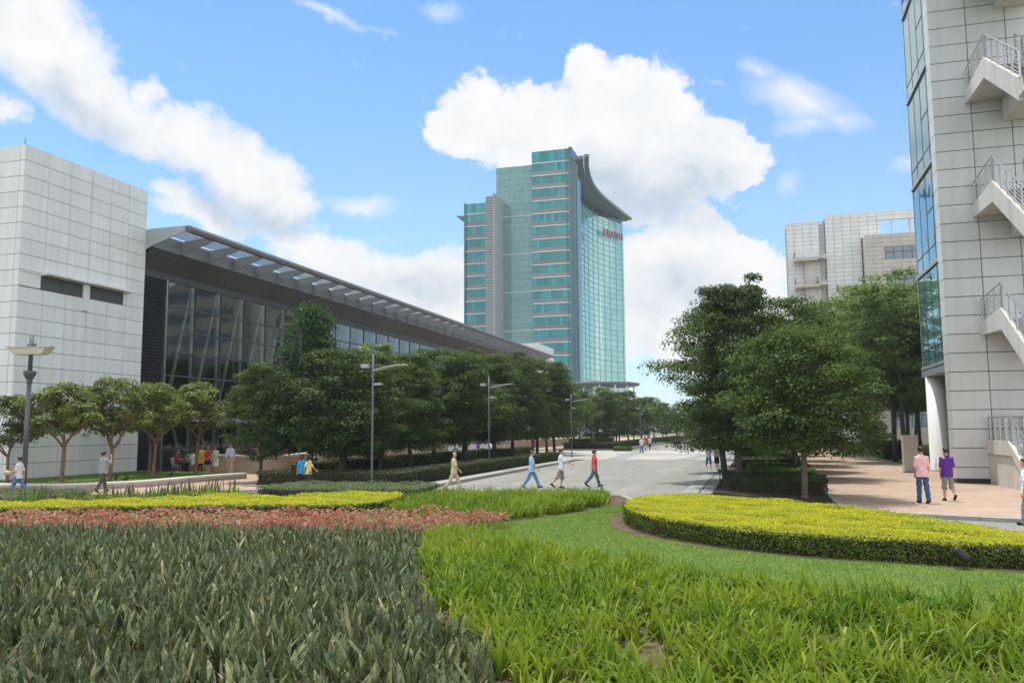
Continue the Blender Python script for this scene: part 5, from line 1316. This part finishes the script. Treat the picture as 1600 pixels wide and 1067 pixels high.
# ------------------------------------------------------------------ people
def skin_mat(nm, c): return mat(nm, c, .55, 0, .35, .05, 8)
M['skin'] = skin_mat('skin', (.52, .31, .21)); M['hair'] = mat('hair', (.012, .010, .009), .45, vary=.3, scale=30); M['hair_brown'] = mat('hair_brown', (.06, .028, .018), .45, vary=.3, scale=30)
CL = {}
def cloth(col):
    k = tuple(col)
    if k not in CL: CL[k] = mat('cloth', col, .85, 0, .2, .10, 14, bump=.25, bscale=22)
    return CL[k]
def ell(mb, c, rx, ry, rz, n=12, m=8):
    vs = []; fs = []
    for i in range(m+1):
        ph = PI*i/m
        for k in range(n):
            a = 2*PI*k/n; vs.append((c[0]+rx*math.sin(ph)*math.cos(a), c[1]+ry*math.sin(ph)*math.sin(a), c[2]-rz*math.cos(ph)))
    for i in range(m):
        for k in range(n): fs.append((i*n+k, i*n+(k+1) % n, (i+1)*n+(k+1) % n, (i+1)*n+k))
    mb.add(vs, fs)
def cap(mb, a, b, ra, rb, n=10):
    a = np.array(a, float); b = np.array(b, float); d = b-a; L = np.linalg.norm(d); d = d/(L+1e-9)
    pts = [a-d*ra*math.cos(t) for t in (.15, .7, 1.2)]+[a, b]+[b+d*rb*math.cos(t) for t in (1.2, .7, .15)]
    rr = [ra*math.sin(t) for t in (.15, .7, 1.2)]+[ra, rb]+[rb*math.sin(t) for t in (1.2, .7, .15)]
    mb.tube(pts, rr, n)
def loft(mb, rings, n=16):
    """rings (x, y, z, rx, ry)"""
    vs = [(x+rx*math.cos(2*PI*k/n), y+ry*math.sin(2*PI*k/n), z) for x, y, z, rx, ry in rings for k in range(n)]
    m = len(rings)
    fs = [(i*n+k, i*n+(k+1) % n, (i+1)*n+(k+1) % n, (i+1)*n+k) for i in range(m-1) for k in range(n)]+[tuple(range(n-1, -1, -1)), tuple((m-1)*n+k for k in range(n))]
    mb.add(vs, fs)
def remesh(name, mb, vox, material, parent, smooth=4):
    me = mb.mesh(name); o = bpy.data.objects.new(name, me); COL.objects.link(o)
    md = o.modifiers.new('r', 'REMESH'); md.mode = 'VOXEL'; md.voxel_size = vox; md.use_smooth_shade = True
    ms = o.modifiers.new('s', 'SMOOTH'); ms.factor = .5; ms.iterations = smooth
    dg = bpy.context.evaluated_depsgraph_get(); new = bpy.data.meshes.new_from_object(o.evaluated_get(dg)); new.name = name
    bpy.data.objects.remove(o); bpy.data.meshes.remove(me)
    if name in ('shirt', 'dress', 'trousers', 'shorts', 'skirt'):     # soft folds in the cloth
        n = len(new.vertices); c = np.empty(n*3, np.float32); new.vertices.foreach_get('co', c); c = c.reshape(-1, 3)
        k = np.empty(n*3, np.float32); new.vertices.foreach_get('normal', k); k = k.reshape(-1, 3); ph = rng.uniform(0, 6, 6)
        lo = 14 if name in ('shirt', 'dress') else 30
        f = .006*np.sin(c[:, 2]*lo+6*np.sin(c[:, 1]*7+ph[0])+5*c[:, 0]+ph[1])+.005*np.sin(c[:, 1]*31+c[:, 2]*17+ph[2]+2*np.sin(c[:, 2]*9+ph[3]))+.003*np.sin(c[:, 2]*61+c[:, 0]*37+ph[4])
        c += k*(f+(.009 if name in ('trousers', 'shorts') else .003))[:, None]; new.vertices.foreach_set('co', c.ravel()); new.update()
    return link(name, new, material, parent)
def person(x, y, z, ang, h, label, top, bottom, pants='long', sleeve='short', hair='short', stride=1., legs=None, arms=None, shoes=(.02, .02, .022), group=None, vox=.011, sit=False, female=False, headturn=0., untuck=True, belt=None, hairmat='hair'):
    root = empty('person', (x, y, z), ang, label, 'person', group); s = h/1.72; root.scale = (s, s, s)
    tl, kl, tr, kr = legs or (24*stride, 6*stride, -20*stride, 24*stride)
    sl, el, sr, er = arms or (-22*stride, 14, 24*stride, 28)
    if sit: tl = tr = 84; kl = kr = 84
    hipz = .91; P = {}
    for sd, t, k in ((1, tl, kl), (-1, tr, kr)):
        hp_ = np.array([0, sd*.088, hipz]); t = R(t); k = R(k)
        kn = hp_+.425*np.array([math.sin(t), sd*.012, -math.cos(t)]); an = kn+.41*np.array([math.sin(t-k), 0, -math.cos(t-k)])
        P[sd] = (hp_, kn, an, t-k)
    low = min(P[1][2][2]+min(0, -.10*math.sin(max(0, -P[1][3]))), P[-1][2][2]+min(0, -.10*math.sin(max(0, -P[-1][3]))))
    dz = .075-low
    if sit: dz = .075-min(P[1][2][2], P[-1][2][2])
    def U(p): return np.array(p, float)+[0, 0, dz]
    A = {}
    shw = .148 if female else .166
    for sd, a, e in ((1, sl, el), (-1, sr, er)):
        a = R(a); e = R(e); sh = np.array([-.005, sd*shw, 1.385]); ab = .10
        d1 = np.array([math.sin(a), sd*ab, -math.cos(a)]); d1 /= np.linalg.norm(d1)
        elb = sh+.285*d1; d2 = np.array([math.sin(a+e), sd*(ab-.10-.25*math.sin(min(e, 1.5))), -math.cos(a+e)]); d2 /= np.linalg.norm(d2)
        A[sd] = (sh, elb, elb+.25*d2, d2)
    fw = 1. if not female else .9
    ch = math.cos(headturn); shh = math.sin(headturn)
    def HD(px, py, pz): return (px*ch-py*shh+.015, px*shh+py*ch, pz+dz)
    # body: one continuous surface
    b = MB()
    loft(b, [(0, 0, .84+dz, .085, .13), (0, 0, .93+dz, .10, .155*fw), (.005, 0, 1.06+dz, .092, .135*fw), (.01, 0, 1.2+dz, .105, .155*fw), (.005, 0, 1.32+dz, .105, .17*fw), (-.005, 0, 1.41+dz, .085, .16*fw), (-.005, 0, 1.46+dz, .06, .085)])
    cap(b, U((-.01, 0, 1.42)), U((.012, 0, 1.54)), .055, .05)
    ell(b, HD(0, 0, 1.62), .098, .082, .118, 16, 12); ell(b, HD(.032, 0, 1.555), .058, .056, .05); cap(b, HD(.078, 0, 1.60), HD(.103, 0, 1.578), .010, .016, 6)
    for sd in (1, -1): ell(b, HD(-.005, sd*.084, 1.61), .018, .012, .03, 8, 6)
    for sd in (1, -1):
        hp_, kn, an, q = P[sd]; hp_, kn, an = U(hp_), U(kn), U(an)
        cap(b, hp_, kn, .082*fw+.004, .052); cap(b, kn+[-.008, 0, 0], kn+(an-kn)*.35+[-.012, 0, 0], .052, .052); cap(b, kn+(an-kn)*.35, an, .050, .034)
        fd = np.array([math.cos(q*.9), 0, math.sin(q*.9)]) if q < 0 else np.array([math.cos(q*.5), 0, math.sin(q*.5)])
        P[sd] = (hp_, kn, an, fd)
        cap(b, an+[0, 0, -.03], an+fd*.13+[0, 0, -.045], .036, .028, 8)
        sh, elb, wr, d2 = (U(A[sd][0]), U(A[sd][1]), U(A[sd][2]), A[sd][3]); A[sd] = (sh, elb, wr, d2)
        cap(b, sh, elb, .048*fw, .039*fw); cap(b, elb, wr, .040*fw, .027)
        # hand: palm, four bent fingers and a thumb
        side = np.array([1., 0, 0]) if abs(d2[0]) < .8 else np.array([0, 0, 1.]); side = side-d2*np.dot(side, d2); side /= np.linalg.norm(side); inn = np.cross(d2, side)*1.; inn *= -sd if inn[1]*sd > 0 else 1
        inn = inn if inn[1]*sd < 0 else -inn
        cap(b, wr+d2*.02, wr+d2*.075, .026, .032, 8)
        for f_ in range(4):
            k0 = wr+d2*.085+side*(.027-.018*f_); ln = (.038, .044, .041, .032)[f_]; k1 = k0+d2*ln+inn*.006; k2 = k1+(d2*.75+inn*.65)*ln*.8
            cap(b, k0, k1, .0092, .0088, 6); cap(b, k1, k2, .0088, .0075, 6)
        t0 = wr+d2*.035+side*.024; t1 = t0+(d2*.6+side*.7+inn*.25)*.042; cap(b, t0, t1, .011, .010, 6); cap(b, t1, t1+(d2*.85+side*.2+inn*.3)*.030, .010, .008, 6)
    remesh('body', b, vox, M['skin'], root, 2)
    # eyes, only worth having on the nearer faces
    if vox < .012:
        e_ = MB()
        for sd in (1, -1): ell(e_, HD(.090, sd*.032, 1.628), .008, .013, .007, 8, 6)
        e_.build('eyes', M['black'], root); e2 = MB()
        cap(e2, HD(.091, -.022, 1.556), HD(.091, .022, 1.556), .005, .005, 6); e2.build('mouth', cloth((.30, .12, .10)), root)
    # shoes
    for sd in (1, -1):
        hp_, kn, an, fd = P[sd]; o = MB()
        cap(o, an-fd*.045+[0, 0, -.035], an+fd*.14+[0, 0, -.045], .045, .042, 10); cap(o, an+[0, 0, -.01], an+[0, 0, -.04], .044, .046, 8)
        remesh('shoe', o, max(vox, .012), cloth(shoes), root, 2)
    # hair
    hm = M[hairmat]; o = MB()
    if hair == 'bald':
        ell(o, HD(-.035, 0, 1.61), .072, .083, .075); ell(o, HD(-.03, 0, 1.66), .07, .07, .05)
    else:
        ell(o, HD(-.024, 0, 1.645), .096, .094, .106, 14, 10); ell(o, HD(.018, 0, 1.695), .084, .080, .052, 14, 10)
        if hair == 'long':
            ell(o, HD(-.055, 0, 1.55), .062, .095, .16); ell(o, HD(-.075, 0, 1.43), .045, .095, .17)
            for sd in (1, -1): ell(o, HD(-.01, sd*.072, 1.56), .05, .026, .12)
        else:
            for sd in (1, -1): ell(o, HD(-.02, sd*.072, 1.625), .04, .018, .05)
    remesh('hair', o, max(vox, .012), hm, root, 2)
    # trousers / shorts / skirt
    o = MB()
    if pants in ('long', 'shorts'):
        loft(o, [(0, 0, .80+dz, .09, .12), (0, 0, .86+dz, .110, .150*fw), (0, 0, .95+dz, .104, .152*fw), (0, 0, 1.0+dz, .092, .136*fw)])
        for sd in (1, -1):
            hp_, kn, an, fd = P[sd]; cap(o, hp_+[0, 0, -.01], kn, .086*fw, .072)
            if pants == 'long': cap(o, kn, kn+(an-kn)*.45, .074, .064); cap(o, kn+(an-kn)*.45, an+(an-kn)/np.linalg.norm(an-kn)*.0, .064, .060)
            else: cap(o, kn, kn+(an-kn)*.14, .078, .082)
        remesh('trousers' if pants == 'long' else 'shorts', o, vox, cloth(bottom), root, 2)
    elif pants == 'skirt':
        loft(o, [(0, 0, .58+dz, .16, .205), (0, 0, .72+dz, .15, .19), (0, 0, .88+dz, .125, .165), (0, 0, 1.03+dz, .10, .135)]); remesh('skirt', o, vox, cloth(bottom), root, 2)
    elif pants == 'leggings':
        loft(o, [(0, 0, .80+dz, .085, .11), (0, 0, .95+dz, .105, .15)])
        for sd in (1, -1):
            hp_, kn, an, fd = P[sd]; cap(o, hp_, kn, .088, .058); cap(o, kn, an, .058, .042)
        remesh('leggings', o, vox, cloth(bottom), root, 2)
    # shirt or dress
    o = MB(); zb = .80 if untuck else .95
    if pants in ('dress', 'leggings'):
        loft(o, [(0, 0, .50+dz if pants == 'dress' else .64+dz, .17, .22), (0, 0, .72+dz, .15, .195), (0, 0, .92+dz, .125, .168), (.005, 0, 1.07+dz, .105, .138), (.01, 0, 1.22+dz, .125, .155), (0, 0, 1.36+dz, .11, .17), (-.005, 0, 1.455+dz, .068, .11)])
    else:
        loft(o, [(0, 0, zb+dz, .142, .194*fw), (0, 0, .92+dz, .134, .186*fw), (.008, 0, 1.07+dz, .118, .163*fw), (.012, 0, 1.2+dz, .125, .172*fw), (.004, 0, 1.32+dz, .120, .176*fw), (-.004, 0, 1.40+dz, .098, .158*fw), (-.006, 0, 1.462+dz, .066, .095), (-.004, 0, 1.49+dz, .058, .066)])
    for sd in (1, -1):
        sh, elb, wr, d2 = A[sd]
        if sleeve == 'none': continue
        e_ = sh+(elb-sh)*(.82 if sleeve == 'short' else 1.)
        cap(o, sh+[0, -sd*.004, -.002], e_, .061*fw, .062*fw)
        if sleeve == 'long': cap(o, elb, wr-d2*.01, .060, .042)
    remesh('dress' if pants == 'dress' else 'shirt', o, vox, cloth(top), root, 3)
    if belt is not None:
        o = MB(); loft(o, [(0, 0, .965+dz, .140, .190), (0, 0, 1.005+dz, .139, .188)], 24); o.build('belt', cloth(belt), root)
    return root
T16 = R(16.3)
WH = (.74, .75, .77); JEAN = (.075, .15, .27); LJEAN = (.13, .25, .42); DARK = (.02, .021, .025)
person(5.32, 30.88, .10, R(104), 1.86, 'man in pink polo shirt and blue jeans walking away across the plaza', (.80, .47, .50), (.05, .10, .20), legs=(6, 4, -6, 10), arms=(4, 22, -3, 10), vox=.0095)
person(6.30, 31.99, .10, R(98), 1.80, 'man in purple tee shirt and grey shorts walking away across the plaza', (.115, .030, .27), (.25, .235, .205), 'shorts', legs=(5, 3, -8, 38), arms=(2, 14, -6, 16), shoes=(.02, .014, .012), headturn=.45, vox=.0095)
person(6.95, 25.5, 0, R(160), 1.76, 'person in white shirt and jeans cut off by the right edge of the picture', WH, LJEAN, legs=(10, 5, -8, 12), arms=(4, 10, -4, 10), vox=.0095)
person(-12.80, 34.49, 0, T16, 1.69, 'balding man in cream shirt and cream trousers striding along the kerb', (.64, .55, .34), (.56, .45, .30), hair='bald', legs=(24, 5, -20, 18), arms=(-4, 12, 22, 18), vox=.0105)
person(-9.75, 36.30, 0, T16, 1.72, 'man in light blue shirt and blue jeans striding across the road', (.36, .55, .80), LJEAN, legs=(26, 5, -20, 16), arms=(-2, 14, 18, 24), vox=.0105)
person(-8.45, 36.57, 0, T16, 1.74, 'man in white shirt and taupe shorts swinging his arm across the road', WH, (.27, .225, .195), 'shorts', legs=(8, 18, -22, 18), arms=(-16, 10, 42, 24), vox=.0105)
person(-7.23, 38.08, 0, T16+.15, 1.70, 'man in red tee shirt and dark jeans walking across the road', (.70, .075, .055), (.085, .12, .16), legs=(20, 4, -22, 22), arms=(6, 10, -10, 14), vox=.0105)
p1 = person(-29.9, 27.95, .0, R(196), 1.66, 'man in white shirt and jeans walking behind the tall left lamp', WH, (.12, .22, .40), arms=(10, 75, -18, 12), vox=.0115)
mb = MB(); ell(mb, (0, 0, .13), .13, .09, .12); ell(mb, (.08, .02, .12), .1, .09, .11)
bg_ = mb.build('bag', cloth((.62, .40, .33)), None, True); bg_.location = (-30.25, 27.65, .82); tag(bg_, 'small pinkish bag carried by the man behind the tall left lamp', 'bag')
person(-26.55, 29.0, .12, R(78), 1.72, 'man in grey tee shirt holding a phone to his ear by the planter', (.33, .34, .36), (.075, .070, .060), legs=(18, 5, -16, 20), arms=(-8, 12, 55, 118), vox=.0115)
GW = 'people standing before the brick wall'
person(-31.95, 42.62, .12, R(20), 1.66, 'woman in yellow dress and black leggings behind a small tree trunk', (.78, .46, .04), DARK, 'leggings', hair='long', legs=(6, 4, -6, 10), arms=(70, 14, 8, 20), female=True, group=GW, vox=.014)
person(-31.2, 42.3, .12, R(-80), 1.66, 'woman in red top and navy skirt before the brick wall', (.58, .055, .05), (.022, .026, .05), 'skirt', hair='long', legs=(5, 4, -4, 8), arms=(10, 40, 8, 30), female=True, group=GW, vox=.014, hairmat='hair_brown')
person(-30.62, 42.25, .12, R(-105), 1.64, 'woman in short white dress before the brick wall', (.72, .70, .62), WH, 'dress', hair='long', legs=(5, 4, -4, 8), arms=(6, 24, 10, 30), female=True, group=GW, vox=.014)
person(-29.5, 42.05, .12, R(-70), 1.80, 'man in pale blue long sleeved shirt and khaki trousers before the brick wall', (.58, .64, .80), (.50, .42, .30), sleeve='long', legs=(8, 4, -8, 12), untuck=False, belt=DARK, group=GW, vox=.014)
person(-19.5, 33.1, 0, R(70), 1.60, 'long haired woman in bright blue top passing the dark hedge', (.012, .33, .75), DARK, hair='long', sleeve='short', legs=(8, 4, -8, 10), female=True, vox=.0125, hairmat='hair_brown')
person(-19.02, 32.85, 0, R(62), 1.58, 'long haired woman in pale yellow top passing the dark hedge', (.74, .61, .26), (.05, .05, .06), hair='long', legs=(8, 4, -8, 10), female=True, vox=.0125)
GB = 'people behind the left trees'
person(-27.7, 48.7, .12, R(95), 1.72, 'person in plain white shirt by the brick wall above the two women', WH, (.03, .03, .035), group=GB, vox=.016)
person(-28.0, 50.9, .12, R(120), 1.74, 'broad person in white tee shirt and grey trousers right of a trunk', WH, (.08, .08, .085), group=GB, vox=.016)
person(-33.2, 54.0, .12, R(180), 1.74, 'person in red shirt standing behind the brick wall', (.62, .03, .02), DARK, legs=(0, 0, 0, 0), group=GB, vox=.018)
person(-33.4, 56.2, .12, R(200), 1.7, 'person in pale lilac shirt standing behind the brick wall', (.62, .60, .75), DARK, legs=(0, 0, 0, 0), group=GB, vox=.018)
person(-34.9, 53.0, .12, R(-30), 1.62, 'woman in pink top behind the left end of the brick wall', (.66, .34, .34), DARK, hair='long', legs=(0, 0, 0, 0), female=True, group=GB, vox=.018)
person(-29.9, 61.3, .12, R(80), 1.72, 'person in white shirt behind the first left street lamp', WH, (.03, .03, .04), group=GB, vox=.018)
person(-29.6, 68.9, .12, R(20), 1.72, 'person in white shirt and pale trousers right of a thick trunk', (.70, .72, .80), (.55, .52, .52), group=GB, vox=.018)
person(-26.0, 76.85, .12, R(60), 1.72, 'person in purple shirt behind the left tree row', (.24, .12, .50), DARK, group=GB, vox=.02)
person(-28.3, 80.0, .12, R(240), 1.72, 'person in beige clothes behind the left tree row', (.50, .42, .36), (.35, .30, .26), group=GB, vox=.02)
person(-24.1, 90.3, .12, R(250), 1.72, 'person in red shirt beyond the sunlit left hedge', (.60, .06, .06), DARK, group=GB, vox=.02)
GFar = 'people far up the street'
person(-12.15, 92.2, 0.01, R(60), 1.76, 'man in white shirt and jeans leading the far group on the road', WH, JEAN, group=GFar, vox=.016)
mb = MB(); ell(mb, (0, 0, .17), .05, .13, .18); bg_ = mb.build('bag', M['white_paint'], None, True); bg_.location = (-11.75, 92.0, .48); tag(bg_, 'white plastic bag carried by the far man in white', 'bag')
person(-13.2, 103.5, 0.01, R(75), 1.7, 'person in orange red top in the far group on the road', (.60, .18, .12), (.10, .03, .03), 'skirt', hair='long', female=True, group=GFar, vox=.02)
person(-13.0, 106.5, 0.01, R(85), 1.7, 'person in white and pink shirt in the far group on the road', (.72, .62, .64), (.05, .06, .10), group=GFar, vox=.02)
person(-12.6, 109.5, 0.01, R(80), 1.68, 'person in dark top and pale jeans at the right of the far group', (.05, .05, .07), (.30, .45, .50), group=GFar, vox=.02)
person(-2.95, 54.4, .04, R(-60), 1.62, 'person in pale blue top and denim shorts on the stone gutter', (.45, .56, .68), (.07, .16, .30), 'shorts', legs=(10, 4, -10, 12), arms=(10, 60, 14, 70), group='pair on the stone gutter', vox=.014, shoes=(.7, .7, .7))
person(-2.45, 54.6, .04, R(-100), 1.68, 'person in patterned top and black shorts on the stone gutter', (.40, .38, .33), DARK, 'shorts', legs=(10, 4, -10, 12), arms=(20, 70, 14, 60), group='pair on the stone gutter', vox=.014, shoes=(.7, .7, .7))
person(-25.0, 120.6, .12, R(90), 1.68, 'person in grey dress on the far left walk', (.20, .19, .21), DARK, 'dress', hair='long', female=True, group=GFar, vox=.022)
person(-24.6, 124, .12, R(80), 1.7, 'person in pale top and black trousers on the far left walk', (.62, .60, .66), DARK, group=GFar, vox=.022)
person(4.0, 104, .1, R(-90), 1.7, 'person in purple top on the far plaza beside the median', (.30, .12, .40), DARK, group=GFar, vox=.022)
person(8.3, 125, .1, R(-90), 1.7, 'person in mauve top far along the plaza', (.48, .30, .38), DARK, group=GFar, vox=.022)
person(8.7, 95, .1, R(-80), 1.66, 'person in long pale dress at the plaza grass edge', (.62, .60, .60), WH, 'dress', hair='long', female=True, group=GFar, vox=.022)
# diners on chairs at the left end of the brick wall
def chair(x, y, rz, label):
    r = empty('terrace_chair', (x, y, .12), rz, label, 'chair', 'chairs by the louvred wall')
    MB().box(-.21, -.21, .42, .21, .21, .45).build('seat', M['lamp_white'], r); MB().obox((-.23, -.2, .5), (.03, 0, 0), (0, .4, 0), (-.06, 0, .38)).build('backrest', M['lamp_white'], r)
    for a in (-1, 1):
        for b in (-1, 1): MB().tube([(a*.18, b*.18, .0), (a*.17, b*.17, .42)], .014, 6).build('leg', M['steel'], r)
chair(-35.35, 44.75, R(10), 'white terrace chair under the seated person in dark red'); person(-35.30, 44.75, .12, R(10), 1.68, 'seated person in dark red shirt beside the louvred wall', (.28, .04, .05), (.03, .03, .035), arms=(40, 50, 40, 50), sit=True, vox=.018)
chair(-34.2, 44.95, R(190), 'white terrace chair under the seated person in pale shirt'); person(-34.25, 44.95, .12, R(190), 1.68, 'seated person in pale shirt beside the louvred wall', (.60, .62, .62), (.03, .03, .035), arms=(40, 50, 40, 50), sit=True, vox=.018)
for o in list(SC.objects):
    if 'used' in o: del o['used']
